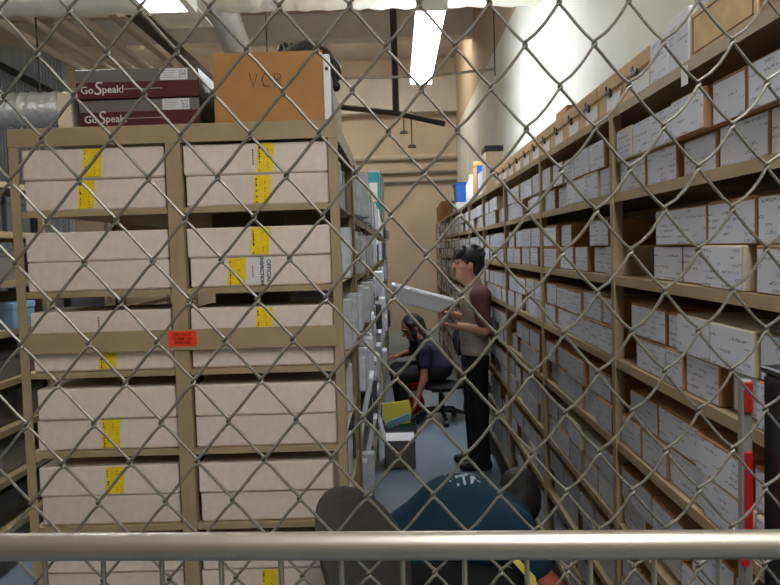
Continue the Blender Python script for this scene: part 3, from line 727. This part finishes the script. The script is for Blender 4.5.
# ================================================================== black cabinet with red edge at the right
cb = thing('black_cabinet', 'black metal cabinet with red edge strip at right edge of the picture', 'cabinet', (.74, 1.06, 0))
zc = at(765, 373, 1.19).z
MB().box(.5775, .92, .90, 1.195, .02, zc, .004).build('body', M['blackmetal'], cb)
MB().box(.574, .924, .896, 1.199, zc+.0005, zc+.012, .003).build('top', M['blackmetal'], cb)
MB().box(.576, .577, .93, .932, .1, zc-.05).box(.576, .577, 1.13, 1.132, .1, zc-.05).build('door_seam', M['darkpipe'], cb)
es = MB().box(.545, .562, 1.196, 1.214, .02, zc-.012, .002).build('edge_strip', M['steel'], cb)
for zz_ in (.3, 1.0): MB().box(.555, .59, 1.1955, 1.21, zz_, zz_+.03).build('hinge', M['steel'], cb)
for za, zb in ((at(751, 382, 1.19).z, at(751, 413, 1.19).z), (at(751, 452, 1.19).z, at(751, 556, 1.19).z)):
    r_ = MB().box(.5475, .560, 1.190, 1.1955, zb, za, .002).build('red_strip', M['red'], cb); r_['label'] = 'red strip'
kb = at(745.5, 563, 1.185); MB().tube([(kb.x, 1.185, kb.z), (kb.x, 1.1955, kb.z)], [.007, .006], 12).build('red_knob', M['red'], cb, True)

# ================================================================== office chair with oval back, close to the fence
def office_chair(name, label, cx, cy, seat_z, rot, m, back, r_seat=.23, base_r=.29, back_c=None):
    t = thing(name, label, 'chair', (cx, cy, 0), rot)
    T = Matrix.Translation((cx, cy, 0)) @ Matrix.Rotation(rot, 4, 'Z')          # chair faces local +X
    f = Fig(); f.ell((0, 0, 0), (r_seat, r_seat, .045), .01)
    V, Fc = f.mesh(.014); mb = MB(); mb.v = [tuple(T @ Vector((p[0], p[1], p[2]+seat_z-.04))) for p in V]; mb.f = [tuple(map(int, q)) for q in Fc]; mb.build('seat', m, t, True)
    bw, bh, bz, lean, bx = back
    f = Fig(); f.ell((0, 0, 0), (.04, bw/2, bh/2), .01); V, Fc = f.mesh(.011)
    B = T @ Matrix.Translation((bx, 0, bz)) @ Matrix.Rotation(-lean, 4, 'Y'); mb = MB()
    vv = []
    for p in V:                                  # squarer oval, dished
        y, z = p[1]/(bw/2), p[2]/(bh/2); vv.append(tuple(B @ Vector((p[0]+.05*y*y, p[1], p[2]))))
    mb.v = vv; mb.f = [tuple(map(int, q)) for q in Fc]; mb.build('backrest', m, t, True)
    L = lambda x, y, z: T @ Vector((x, y, z))
    MB().tube([L(-.05, 0, seat_z-.075), L(bx-.06, 0, seat_z-.07), L(bx-.05, 0, seat_z+.1), B @ Vector((-.035, 0, -.03))], .018, 8).build('back_bracket', M['black'], t, True)
    MB().tube([L(0, 0, seat_z-.06), L(0, 0, .2), L(0, 0, .11)], [.024, .026, .034], 12).box(-.1, .1, -.06, .06, seat_z-.1, seat_z-.065, .006, T=T).build('column', M['black'], t, True)
    MB().tube([L(.02, .1, seat_z-.085), L(.02, .27, seat_z-.08), L(.02, .3, seat_z-.13)], [.006, .006, .014], 8).build('lever', M['black'], t, True)
    for k in range(5):
        a = 2*PI*k/5+.3; c_, s_ = math.cos(a), math.sin(a)
        lg = MB().tube([L(.0, 0, .115), L(base_r*.5*c_, base_r*.5*s_, .105), L(base_r*c_, base_r*s_, .075)], [.028, .024, .017], 8).build('base_leg', M['black'], t, True)
        cs = MB(); p = L(base_r*c_, base_r*s_, .03); q = T.to_3x3() @ Vector((-s_, c_, 0))
        cs.tube([p-q*.022, p+q*.022], .029, 12); cs.tube([p+Vector((0, 0, .02)), p+Vector((0, 0, .05))], .008, 6); cs.build('caster', M['black'], lg, True)
    return t
bc = at(357, 566, 2.12)
office_chair('office_chair', 'grey-brown office chair with oval backrest close behind the fence rail', bc.x+.145, 2.06, .52, R(-27), M['chair'], (.42, .50, bc.z-.02, R(21), -.16), .22, .27)

# ================================================================== people
def hand(fig, wrist, palm_dir, side_dir, curl_dir, L=.085, r=.0095, curl=.6, thumb=1):
    """palm, four unequal bent fingers and a thumb, rooted in the wrist"""
    w = Vector(wrist); d = Vector(palm_dir).normalized(); s_ = Vector(side_dir); s_ = (s_-d*s_.dot(d)).normalized(); c_ = Vector(curl_dir); c_ = (c_-d*c_.dot(d)-s_*c_.dot(s_)).normalized()
    p0 = w+d*.02; p1 = w+d*.082
    for o in (-.026, -.009, .009, .026): fig.cap(p0+s_*o*.7, p1+s_*o, .014, .0115, .014)
    for o, k in ((-.03, .85), (-.010, 1), (.010, 1.05), (.03, .8)):
        a = p1+s_*o; Lk = L*k
        b = a+(d*math.cos(curl*.5)+c_*math.sin(curl*.5))*Lk*.45
        e = b+(d*math.cos(curl*1.3)+c_*math.sin(curl*1.3))*Lk*.33
        g = e+(d*math.cos(curl*2)+c_*math.sin(curl*2))*Lk*.22
        fig.chain([a, b, e, g], [r*1.05, r, r*.92, r*.8], .006)
    a = w+d*.03-s_*.026*thumb; b = a-s_*.028*thumb+d*.028+c_*.008; e = b+d*.03-s_*.004*thumb+c_*.014
    fig.chain([a, b, e], [.013, .0115, .009], .008)
def VV(p, dx=0, dy=0, dz=0): return Vector((p[0]+dx, p[1]+dy, p[2]+dz))

# ---- standing person, profile to the left
Y = 5.75
def m_(px, py, dy=0): return at(px-4, py, Y+0)+Vector((0, dy, 0))
man = thing('person', 'person standing in profile, grey shirt with maroon sleeves, holding a white tray', 'person', (m_(479, 400).x, Y, 0))
body = Fig(); hc = m_(472, 264)
body.ell(VV(hc, .012, 0, .03), (.098, .076, .098)).ell(VV(hc, -.018, 0, -.02), (.072, .064, .095)).ell(VV(hc, -.04, 0, -.085), (.042, .045, .035), .03)
body.cap(VV(hc, -.086, 0, .012), VV(hc, -.112, 0, -.022), .009, .0155, .014)          # nose
body.ell(VV(hc, -.084, 0, .035), (.02, .05, .012), .014)                              # brow
body.ell(VV(hc, -.084, 0, -.058), (.014, .024, .007), .008).ell(VV(hc, -.082, 0, -.07), (.014, .022, .008), .008)   # lips
body.ell(VV(hc, -.078, 0, -.098), (.02, .024, .02), .02)                              # chin
for s in (-1, 1):
    body.ell(VV(hc, .012, s*.078, -.01), (.02, .012, .034), .008)
    body.ell(VV(hc, -.05, s*.045, -.02), (.03, .025, .028), .02)
nk = m_(478, 287); body.cap(VV(hc, .015, 0, -.06), VV(nk), .056, .06, .03)
ch, wa, hp = m_(480, 306), m_(478, 335), m_(479, 358)
body.chain([VV(nk), ch, wa, hp], [.06, .085, .085, .085], .03)
shN, shF = m_(482, 296, -.175), m_(480, 296, .175)
body.cap(VV(ch, 0, 0, .03), shN, .05, .045, .03).cap(VV(ch, 0, 0, .03), shF, .05, .045, .03)
elN = m_(484.5, 327, -.25); wrN = m_(459, 323.5, -.19); elF = m_(484, 325, .22); wrF = m_(459, 316, .12)
body.chain([shN, elN, wrN], [.045, .039, .028], .02).chain([shF, elF, wrF], [.045, .039, .028], .02)
hand(body, wrN, (-1, .25, .12), (0, 1, 0), (0.1, 0, 1), curl=.75, thumb=1)
hand(body, wrF, (-1, -.15, .1), (0, -1, 0), (0.1, 0, 1), curl=.75, thumb=1)
ankN, ankF = Vector((m_(485, 460).x, Y-.11, .085)), Vector((m_(482, 460).x, Y+.11, .085))
knN, knF = m_(481, 410, -.10), m_(479, 410, .10)
for h_, k_, a_ in ((VV(hp, 0, -.09, -.02), knN, ankN), (VV(hp, 0, .09, -.02), knF, ankF)):
    body.chain([h_, k_, a_], [.07, .048, .036], .03); body.cap(a_, VV(a_, -.12, 0, -.045), .034, .028)
fig_build(body, .0062, 'body', M['skin'], man)
hair = Fig(); hair.ell(VV(hc, .02, 0, .066), (.106, .088, .082), .02).ell(VV(hc, .07, 0, .0), (.056, .08, .085), .03).ell(VV(hc, .062, 0, -.05), (.045, .066, .06), .03).ell(VV(hc, -.055, 0, .088), (.056, .07, .042), .02)
for s in (-1, 1): hair.ell(VV(hc, .025, s*.045, .045), (.075, .047, .06), .02)
hr = random.Random(2)
for q in range(26):
    a_ = hr.uniform(0, PI); y_ = hr.uniform(-.07, .07); p_ = VV(hc, .015-.1*math.cos(a_), y_, .06+.082*math.sin(a_))
    hair.cap(p_, VV(p_, hr.uniform(-.035, .01), hr.uniform(-.02, .02), hr.uniform(-.03, .012)), .018, .006, .012)
for q in range(8): hair.cap(VV(hc, -.05, -.065+.019*q, .1), VV(hc, -.098+.004*(q % 3), -.06+.017*q, .05-.008*(q % 2)), .024, .008, .012)
for s in (-1, 1): hair.cap(VV(hc, -.01, s*.076, .05), VV(hc, -.012, s*.076, .005), .016, .007, .012)
fig_build(hair, .006, 'hair', M['hair'], man)
for s in (-1, 1):
    e = MB(); f = Fig(); f.ell(VV(hc, -.0765, s*.036, .008), (.012, .013, .009), .004); fig_build(f, .003, 'eye', M['eye'], man)
sh = Fig(); sh.ell(VV(ch, 0, 0, -.01), (.112, .19, .17), .04).ell(wa, (.112, .165, .16), .04).ell(m_(479, 350), (.11, .17, .075), .04)
sh.cap(VV(ch, 0, -.06, .07), shN, .075, .066, .03).cap(VV(ch, 0, .06, .07), shF, .075, .066, .03); sh.cap(VV(nk, 0, 0, -.02), VV(nk, .002, 0, -.04), .062, .075, .03)
fig_build(sh, .009, 'shirt', M['shirt'], man)
for s_, e_, d in ((shN, elN, -1), (shF, elF, 1)):
    sl = Fig(); sl.cap(VV(s_, -.004, d*.008, .012), Vector(s_).lerp(e_, .85), .076, .05, .02).cap(VV(s_, .004, -d*.07, .045), VV(s_, 0, 0, .014), .05, .074, .03)
    fig_build(sl, .008, 'sleeve', M['sleeve'], man)
pa = Fig(); pa.ell(VV(hp, 0, 0, -.01), (.11, .165, .1), .04)
for h_, k_, a_ in ((VV(hp, 0, -.085, -.03), knN, ankN), (VV(hp, 0, .085, -.03), knF, ankF)): pa.chain([h_, k_, VV(a_, 0, 0, -.03)], [.094, .074, .064], .03)
fig_build(pa, .009, 'trousers', M['pants'], man)
for a_ in (ankN, ankF):
    f = Fig(); f.cap(VV(a_, .035, 0, -.042), VV(a_, -.09, 0, -.048), .042, .038).cap(VV(a_, -.09, 0, -.05), VV(a_, -.15, 0, -.052), .038, .031).cap(VV(a_, -.01, 0, -.01), VV(a_, -.06, 0, -.03), .046, .04); fig_build(f, .007, 'shoe', M['shoe'], man)
# the tray in the hands
ta, tb, tc = at(393, 286.5, 5.55), at(456, 302.5, 5.55), at(441, 317, 5.55)
u = Vector((tb.x-ta.x, 0, tb.z-ta.z)); Lt = u.length; ang = math.atan2(-u.z, u.x)
T = Matrix.Translation((ta.x, 5.55, ta.z)) @ Matrix.Rotation(ang, 4, 'Y')
tr = thing('white_tray', 'shallow white box lid held tilted by the standing person', 'tray', (ta.x, 5.7, ta.z-.1))
hT = .10; D = .34; w = .008
MB().prism([(0, 0), (Lt, 0), (Lt-.09, -hT), (.03, -hT)], 1, 0, w, T=T).build('side_wall', M['white'], tr)
MB().prism([(0, 0), (Lt, 0), (Lt-.09, -hT), (.03, -hT)], 1, D-w, D, T=T).build('side_wall', M['white'], tr)
mb = MB(); mb.prism([(.0, 0), (w, 0), (.03+w, -hT), (.03, -hT)], 1, 0, D, T=T); mb.build('end_wall', M['white'], tr); mb = MB(); mb.prism([(Lt-w, 0), (Lt, 0), (Lt-.09, -hT), (Lt-.09-w, -hT)], 1, 0, D, T=T); mb.build('end_wall', M['white'], tr)
MB().box(.03, Lt-.09, 0, D, -hT-.004, -hT+.004, T=T).build('bottom', M['white'], tr)
mb = MB(); mb.box(-.012, Lt+.008, -.012, .012, -.012, .012, .002, T=T); mb.box(-.012, Lt+.008, D-.012, D+.012, -.012, .012, .002, T=T); mb.box(-.012, .012, 0, D, -.012, .012, .002, T=T); mb.build('rim', M['white'], tr)

# ---- seated person leaning down
Y = 7.3
def w_(px, py, dy=0): return at(px, py, Y)+Vector((0, dy, 0))
wom = thing('person', 'person seated on office chair leaning forward, dark navy top, reaching down', 'person', (w_(430, 380).x, Y, 0))
hc = w_(411.5, 328); body = Fig()
fd_ = Vector((-.80, -.35, -.48)).normalized(); sdv = fd_.cross(Vector((0, 0, 1))).normalized(); upv = sdv.cross(fd_).normalized()
HR = Matrix((fd_, sdv, upv)).transposed()
def hp_(f, s, u): return hc+fd_*f+sdv*s+upv*u
body.ell(hp_(-.012, 0, .03), (.095, .075, .095), .02, HR).ell(hp_(.02, 0, -.02), (.07, .062, .09), .02, HR).ell(hp_(.045, 0, -.085), (.04, .042, .03), .03, HR)
body.cap(hp_(.085, 0, .01), hp_(.108, 0, -.022), .008, .014, .012).ell(hp_(.082, 0, -.06), (.014, .022, .012), .008, HR).ell(hp_(.083, 0, .034), (.018, .045, .012), .012, HR)
for s in (-1, 1): body.ell(hp_(-.01, s*.075, -.01), (.02, .012, .03), .008, HR)
nk = w_(420, 338); ch = w_(428, 353); wa = w_(433, 361); hp = w_(437, 368)
body.chain([hp_(-.03, 0, -.05), nk, ch, wa, hp], [.05, .055, .08, .08, .09], .03)
shN, shF = w_(424, 348, -.17), w_(419, 347, .17)
body.cap(ch, shN, .05, .042, .03).cap(ch, shF, .05, .042, .03)
elN, wrN, elF, wrF = w_(423, 375, -.24), w_(415.5, 395, -.3), w_(410, 355, .22), w_(401, 357, .15)
body.chain([shN, elN, wrN], [.042, .036, .026], .02).chain([shF, elF, wrF], [.042, .036, .026], .02)
hand(body, wrN, (-.35, -.25, -1), (0, 1, 0), (-1, 0, 0), curl=.6); hand(body, wrF, (-1, -.2, -.1), (0, 1, 0), (0, 0, -1), curl=.5)
knN, knF = w_(400, 374, -.12), w_(397, 372, .12)
anN, anF = Vector((w_(403, 400).x, Y-.13, .09)), Vector((w_(402, 400).x, Y+.12, .09))
legs = ((VV(hp, 0, -.09, -.01), knN, anN), (VV(hp, 0, .09, -.01), knF, anF))
for a_, b_, c_ in legs: body.chain([a_, b_, c_], [.07, .052, .036], .03); body.cap(c_, VV(c_, -.12, 0, -.05), .033, .026)
fig_build(body, .007, 'body', M['skin2'], wom)
hair = Fig(); hair.ell(hp_(-.03, 0, .05), (.1, .088, .085), .02, HR).ell(hp_(-.07, 0, -.02), (.06, .08, .09), .03, HR)
for s in (-1, 1): hair.chain([hp_(.02, s*.075, .06), hp_(.035, s*.08, -.04), hp_(.05, s*.07, -.16), hp_(.05, s*.06, -.24)], [.024, .02, .02, .01], .02)
hair.chain([hp_(-.1, 0, 0), VV(nk, .02, 0, .04), VV(nk, .03, -.05, -.05)], [.05, .045, .02], .03)
fig_build(hair, .007, 'hair', M['hair2'], wom)
for s in (-1, 1): f = Fig(); f.ell(hp_(.0775, s*.034, .008), (.012, .013, .008), .004, HR); fig_build(f, .003, 'eye', M['eye'], wom)
tp = Fig(); tp.ell(VV(ch, .0, 0, 0), (.125, .175, .13), .05).ell(wa, (.14, .17, .13), .05).ell(VV(hp, .01, 0, .02), (.15, .18, .11), .05).cap(VV(nk, .01, 0, -.03), VV(ch, 0, 0, 0), .07, .12, .03)
for s_, e_, d in ((shN, elN, -1), (shF, elF, 1)): tp.cap(VV(ch, 0, d*.06, .02), s_, .07, .07, .03).cap(s_, Vector(s_).lerp(e_, .5), .066, .056, .02)
fig_build(tp, .009, 'top', M['navy'], wom)
pa = Fig(); pa.ell(VV(hp, 0, 0, -.02), (.15, .185, .1), .04)
for a_, b_, c_ in legs: pa.chain([a_, b_, VV(c_, 0, 0, -.01)], [.095, .076, .06], .03)
fig_build(pa, .009, 'trousers', M['pants'], wom)
for c_ in (anN, anF):
    f = Fig(); f.cap(VV(c_, .03, 0, -.045), VV(c_, -.13, 0, -.052), .043, .035); fig_build(f, .008, 'shoe', M['shoe'], wom)
office_chair('office_chair', 'black office chair under the seated person in the aisle', w_(441, 385).x, Y, w_(441, 381).z, R(186), M['chairblack'], (.36, .34, .80, R(10), -.215), .22, .27)
# things on the floor around the seated person
p = w_(412, 390); rb = thing('red_bag', 'red cloth bag standing on the floor behind the reaching arm', 'bag', (p.x, 7.62, 0))
f = Fig(); f.ell((p.x, 7.62, .12), (.13, .08, .12), .03).ell((p.x, 7.62, .26), (.11, .05, .12), .04); fig_build(f, .01, 'bag_body', M['redcloth'], rb)
MB().tube([(p.x-.06, 7.62, .36), (p.x-.04, 7.62, .44), (p.x+.04, 7.62, .44), (p.x+.06, 7.62, .36)], .01, 6).build('handle', M['redcloth'], rb, True)
MB().box(p.x-.05, p.x+.07, 7.53, 7.537, .2, .26).build('white_patch', M['white'], rb)
p = at(399, 428, 6.85); lt = thing('grey_carton', 'low open dark grey carton on floor holding the yellow and blue folders', 'box', (p.x, 6.85, 0))
mb = MB(); x0, x1 = p.x-.15, p.x+.16
mb.box(x0, x1, 6.7, 7.0, 0, .01).box(x0, x1, 6.7, 6.708, 0, .09).box(x0, x1, 6.992, 7.0, 0, .09).box(x0, x0+.008, 6.7, 7.0, 0, .09).box(x1-.008, x1, 6.7, 7.0, 0, .09); mb.build('carton', M['folderdark'], lt)
def sheet(pts, Y0, th, tilt):
    q = [at(px, py, Y0) for px, py in pts]; return MB().prism([(v.x, v.z) for v in q], 1, Y0, Y0+th)
meshthing(sheet([(383, 404), (409, 400), (411.5, 410), (410, 425), (385, 426)], 6.86, .012, 0), 'yellow_folder', M['yellow'], 'yellow folder standing upright in the low carton under the hand', 'folder')
bf = thing('blue_binder', 'light blue binder lying slanted in front of the yellow folder', 'binder', tuple(at(399, 420, 6.8)))
sheet([(386, 423), (409, 413), (411, 419), (388, 429)], 6.79, .03, 0).build('cover', M['lightblue'], bf)
meshthing(sheet([(399, 424), (412, 423), (413, 434), (398, 434)], 6.745, .012, 0), 'green_folder', M['green'], 'dark green folder low in front of the blue binder', 'folder')
# open box with white flaps nearer the fence
b0, b1 = at(385.5, 469, 5.73), at(416, 469, 5.73); zt = at(400, 441, 5.73).z
ob = thing('open_carton', 'grey carton with open white flaps standing on the aisle floor', 'box', ((b0.x+b1.x)/2, 5.88, 0))
mb = MB(); x0, x1 = b0.x, b1.x
mb.box(x0, x1, 5.73, 5.738, 0, zt).box(x0, x1, 6.03, 6.038, 0, zt).box(x0, x0+.006, 5.73, 6.03, 0, zt).box(x1-.006, x1, 5.73, 6.03, 0, zt).box(x0, x1, 5.73, 6.03, 0, .008); mb.build('carton', M['greybox'], ob)
fl = MB().box(x0+.004, x1-.004, 5.742, 6.0, zt-.006, zt-.001).build('flap', M['white'], ob)
T = Matrix.Translation((x0, 5.74, zt)) @ Matrix.Rotation(R(-14), 4, 'Y'); MB().box(-.004, 0, 0, .28, 0, .15, T=T).build('flap', M['white'], ob)

# ---- crouching person close to the fence
Y = 3.0
def c_(px, py, dy=0): return at(px, py, Y)+Vector((0, dy, 0))
cm = thing('person', 'person crouching close behind the fence in a dark teal shirt, head down', 'person', (c_(440, 560).x, Y, 0))
hp, ch, sh_ = c_(414, 551), c_(458, 521), c_(492, 521)
body = Fig(); hc = c_(526, 515, .17)
fd_ = Vector((.22, .72, -.66)).normalized(); sdv = fd_.cross(Vector((0, 0, 1))).normalized(); upv = sdv.cross(fd_).normalized(); HR = Matrix((fd_, sdv, upv)).transposed()
body.ell(hp_(-.012, 0, .03), (.092, .074, .092), .02, HR).ell(hp_(.02, 0, -.02), (.07, .062, .09), .02, HR).ell(hp_(.045, 0, -.085), (.04, .042, .03), .03, HR).cap(hp_(.085, 0, .01), hp_(.108, 0, -.022), .009, .015, .012)
body.ell(hp_(.082, 0, -.06), (.014, .022, .012), .008, HR).ell(hp_(.083, 0, .034), (.018, .045, .012), .012, HR)
for s in (-1, 1): body.ell(hp_(-.01, s*.076, -.01), (.02, .012, .032), .008, HR)
body.chain([hp_(-.04, 0, -.05), VV(sh_, .03, 0, .02), sh_, ch, hp], [.055, .06, .09, .1, .1], .03)
shN, shF = at(512, 530, 2.84), VV(sh_, .01, .18, -.02)
elN, wrN = at(549, 588, 2.78), at(556, 640, 2.78); elF, wrF = at(556, 590, 3.22), at(556, 640, 3.1)
body.cap(sh_, shN, .06, .05, .03).cap(sh_, shF, .06, .05, .03).chain([shN, elN, wrN], [.052, .046, .032], .02).chain([shF, elF, wrF], [.05, .042, .03], .02)
hand(body, wrN, (.1, .2, -1), (.4, 1, 0), (1, -.3, 0), curl=.5); hand(body, wrF, (.1, -.2, -1), (.4, -1, 0), (1, .3, 0), curl=.5)
knN, knF = at(502, 592, 2.80), at(506, 590, 3.2)
anN, anF = Vector((c_(450, 600).x, 2.84, .09)), Vector((c_(450, 600).x, 3.17, .09))
legs = ((VV(hp, 0, -.1, -.03), knN, anN), (VV(hp, 0, .1, -.03), knF, anF))
for a_, b_, d_ in legs: body.chain([a_, b_, d_], [.085, .06, .04], .03); body.cap(d_, VV(d_, .13, 0, -.05), .036, .03)
fig_build(body, .0068, 'body', M['skin3'], cm)
hair = Fig(); hair.ell(hp_(-.022, 0, .05), (.098, .086, .086), .02, HR).ell(hp_(-.06, 0, -.01), (.062, .082, .09), .03, HR).ell(hp_(.03, 0, .075), (.065, .075, .05), .02, HR)
for s in (-1, 1): hair.ell(hp_(-.015, s*.04, -.005), (.088, .055, .085), .02, HR)
hair.cap(hp_(-.07, 0, -.04), hp_(-.05, 0, -.1), .06, .05, .03)
fig_build(hair, .0065, 'hair', M['hair'], cm)
for s in (-1, 1): f = Fig(); f.ell(hp_(.0775, s*.034, .008), (.012, .013, .008), .004, HR); fig_build(f, .003, 'eye', M['eye'], cm)
sh = Fig(); sh.ell(VV(ch, .0, 0, 0), (.205, .21, .188), .06).ell(VV(sh_, -.02, 0, -.015), (.16, .225, .155), .06).ell(VV(hp, .025, 0, .04), (.165, .19, .15), .06)
for s_, e_ in ((shN, elN), (shF, elF)): sh.cap(s_, Vector(s_).lerp(e_, .58), .092, .07, .05)
sh.cap(sh_, hp_(-.07, 0, -.1), .1, .068, .04)
so, (SV, SF) = fig_build(sh, .009, 'shirt', M['teals'], cm)
wb = Fig(); wb.ell(VV(hp, 0.0, 0, -.012), (.168, .196, .09), .03); fig_build(wb, .009, 'waistband', M['waist'], cm)
pa = Fig(); pa.ell(VV(hp, -.002, 0, -.075), (.165, .195, .11), .04)
for a_, b_, d_ in legs: pa.chain([VV(a_, 0, 0, -.02), b_, VV(d_, 0, 0, -.02)], [.115, .085, .06], .03)
fig_build(pa, .009, 'trousers', M['pants'], cm)
for d_ in (anN, anF):
    f = Fig(); f.cap(VV(d_, -.035, 0, -.044), VV(d_, .16, 0, -.05), .045, .038); fig_build(f, .008, 'shoe', M['shoe'], cm)
# shirt print laid on the cloth
bvh = BVHTree.FromPolygons([Vector(p) for p in SV], [tuple(map(int, q)) for q in SF])
pc_ = at(474, 479, Y-.2)
inkv = MB()
for txt, sz, px, py, rot in (('ITM', .062, 468, 480, .16), ('A', .05, 487, 474, .25), ('\\', .05, 448, 479, .3)):
    o_ = at(px, py, Y-.3); n_ = Vector((0, .75, -.66)); ux = Vector((math.cos(rot), 0, math.sin(rot)*0-.0)); ux = Matrix.Rotation(-rot, 3, n_) @ Vector((1, 0, 0)); uy = ux.cross(-n_)*-1
    if uy.z < 0: uy = -uy
    T = Matrix(((ux.x, uy.x, 0, o_.x), (ux.y, uy.y, 0, o_.y), (ux.z, uy.z, 0, o_.z), (0, 0, 0, 1)))
    vs, fs = text_mesh(txt, sz, T, '', None, None, thick=0, bold=.0015)
    dirv = (o_-CAM).normalized(); nv = []
    for v in vs:
        h = bvh.ray_cast(Vector(v)-dirv*.3, dirv)
        nv.append(h[0]+h[1]*(.003 if h[1].dot(dirv) < 0 else -.003) if h[0] else None)
    ff = [f_ for f_ in fs if all(nv[i] is not None for i in f_)]
    inkv.add([v if v is not None else Vector((0, 0, 0)) for v in nv], ff)
if inkv.f:
    used = sorted({i for f_ in inkv.f for i in f_}); mp = {k: i for i, k in enumerate(used)}
    mb = MB(); mb.add([inkv.v[i] for i in used], [tuple(mp[i] for i in f_) for f_ in inkv.f]); mb.build('shirt_print', M['print'], cm)
# yellow folder at the knee of the crouching person
yf = thing('yellow_folder', 'yellow folder edge with white paper beside the crouching person\'s arm', 'folder', tuple(at(525, 575, 2.62)))
q = [at(513, 562, 2.62), at(520, 561, 2.62), at(536, 578, 2.62), at(546, 733, 2.62), at(532, 733, 2.62), at(528, 579, 2.62)]
MB().prism([(v.x, v.z) for v in q], 1, 2.62, 2.632).build('cover', M['yellow'], yf)
q = [at(534, 578, 2.634), at(540, 588, 2.634), at(542, 604, 2.634), at(534, 604, 2.634)]
MB().prism([(v.x, v.z) for v in q], 1, 2.6325, 2.638).build('paper', M['white'], yf)

# ================================================================== the fence in front
FY, FYAW, PA, PB, FX0, FZ0, FT = 0.7793, 0.01719, .0355, .04252, -.39566, 1.948, -.0138
fence = thing('chain_link_fence', 'grey galvanised chain-link fence mesh filling the whole foreground', 'fence', (0, FY, 0))
cyw, syw = math.cos(FYAW), math.sin(FYAW)
def fpt(s, h, off): return (s*cyw-off*syw, FY+s*syw+FT*h+off*cyw, FZ0+h-.0075*s)
wire = MB(); RW = .00165
K0, K1, J0, J1 = -13, 34, -6, 45
for k in range(K0, K1):
    pts = []
    s_a, s_b = FX0+k*PA, FX0+(k+1)*PA
    for j in range(J0, J1):
        left = ((k+j) % 2 == 0)
        s0 = s_a if left else s_b; ov = -.0013 if left else .0013
        h = -j*PB
        # at each bend the wire passes from the front layer to the back layer round its neighbour
        going_right = left                         # leaving towards the right
        fr_in = 1 if left else -1                  # segment arriving: '/' (front) or '\' (back)
        so, si = (.0024, -.0024)
        arrive = -.0022 if left else .0022         # '/' in front (towards camera = negative offset)
        leave = -arrive
        dz = .0030
        bow = .0030*min(1, max(0, s0+.02)/.3)+.0002
        pts.append(fpt(s0+ov*.35+(.0026 if left else -.0026), h+dz+.0004, arrive))
        pts.append(fpt(s0+ov, h+.0012, arrive*.8)); pts.append(fpt(s0+ov*1.15, h-.0008, 0)); pts.append(fpt(s0+ov, h-.0024, leave*.8))
        pts.append(fpt(s0+ov*.35+(.0026 if left else -.0026), h-dz-.001, leave))
        # mid points: forward-slash wires sag a little, more to the right
        if left:
            for t in (.25, .5, .75):
                s1 = s0+PA*t; b_ = math.sin(PI*t)*.35
                pts.append(fpt(s1-bow*b_*.9, h-PB*t-bow*b_*.75, leave))
        if not left:
            for t in (.25, .5, .75):
                s1 = s0-PA*t; b_ = math.sin(PI*t)
                pts.append(fpt(s1+bow*b_*.9, h-PB*t-bow*b_*.75, leave))
    wire.tube(pts, RW, 6)
wire.build('wire_mesh', M['wire'], fence, True)
for s in (FX0+K0*PA-.035, FX0+K1*PA+.03):
    MB().tube([fpt(s, -FZ0+.001, .0), fpt(s, .35, .0)], .024, 14).build('fence_post', M['wire'], fence, True)
# steel railing, set slightly askew in front of the mesh
RY, RYAW, RZ, RR = .70, -.055, 1.4177, .0133
rl = thing('steel_railing', 'shiny steel tube railing with thin vertical bars in front of the fence', 'railing', (0, RY, 0))
def rpt(s, z, off=0): return (s*math.cos(RYAW)-off*math.sin(RYAW), RY+s*math.sin(RYAW)+off*math.cos(RYAW), z)
MB().tube([rpt(-.62, RZ+.0005), rpt(.62, RZ)], RR, 28).build('top_rail', M['rail'], rl, True)
MB().tube([rpt(-.62, .12), rpt(.62, .12)], RR, 16).build('bottom_rail', M['rail'], rl, True)
for s in (-.62, .62): MB().tube([rpt(s, 0.0), rpt(s, RZ+.0)], RR, 16).build('end_post', M['rail'], rl, True)
for i in range(-10, 11):
    s = -.0035+i*.0587
    MB().tube([rpt(s, .12), rpt(s, RZ-RR*.6)], .0026, 8).build('bar', M['rail'], rl, True)

# ================================================================== light and view
w = bpy.data.worlds.new('world'); bpy.context.scene.world = w; w.use_nodes = True
w.node_tree.nodes['Background'].inputs['Color'].default_value = lin((200, 205, 215)); w.node_tree.nodes['Background'].inputs['Strength'].default_value = .02
vs_ = bpy.context.scene.view_settings
vs_.view_transform = 'Standard'; vs_.look = 'None'; vs_.gamma = 1; vs_.exposure = 0.5; vs_.use_curve_mapping = False
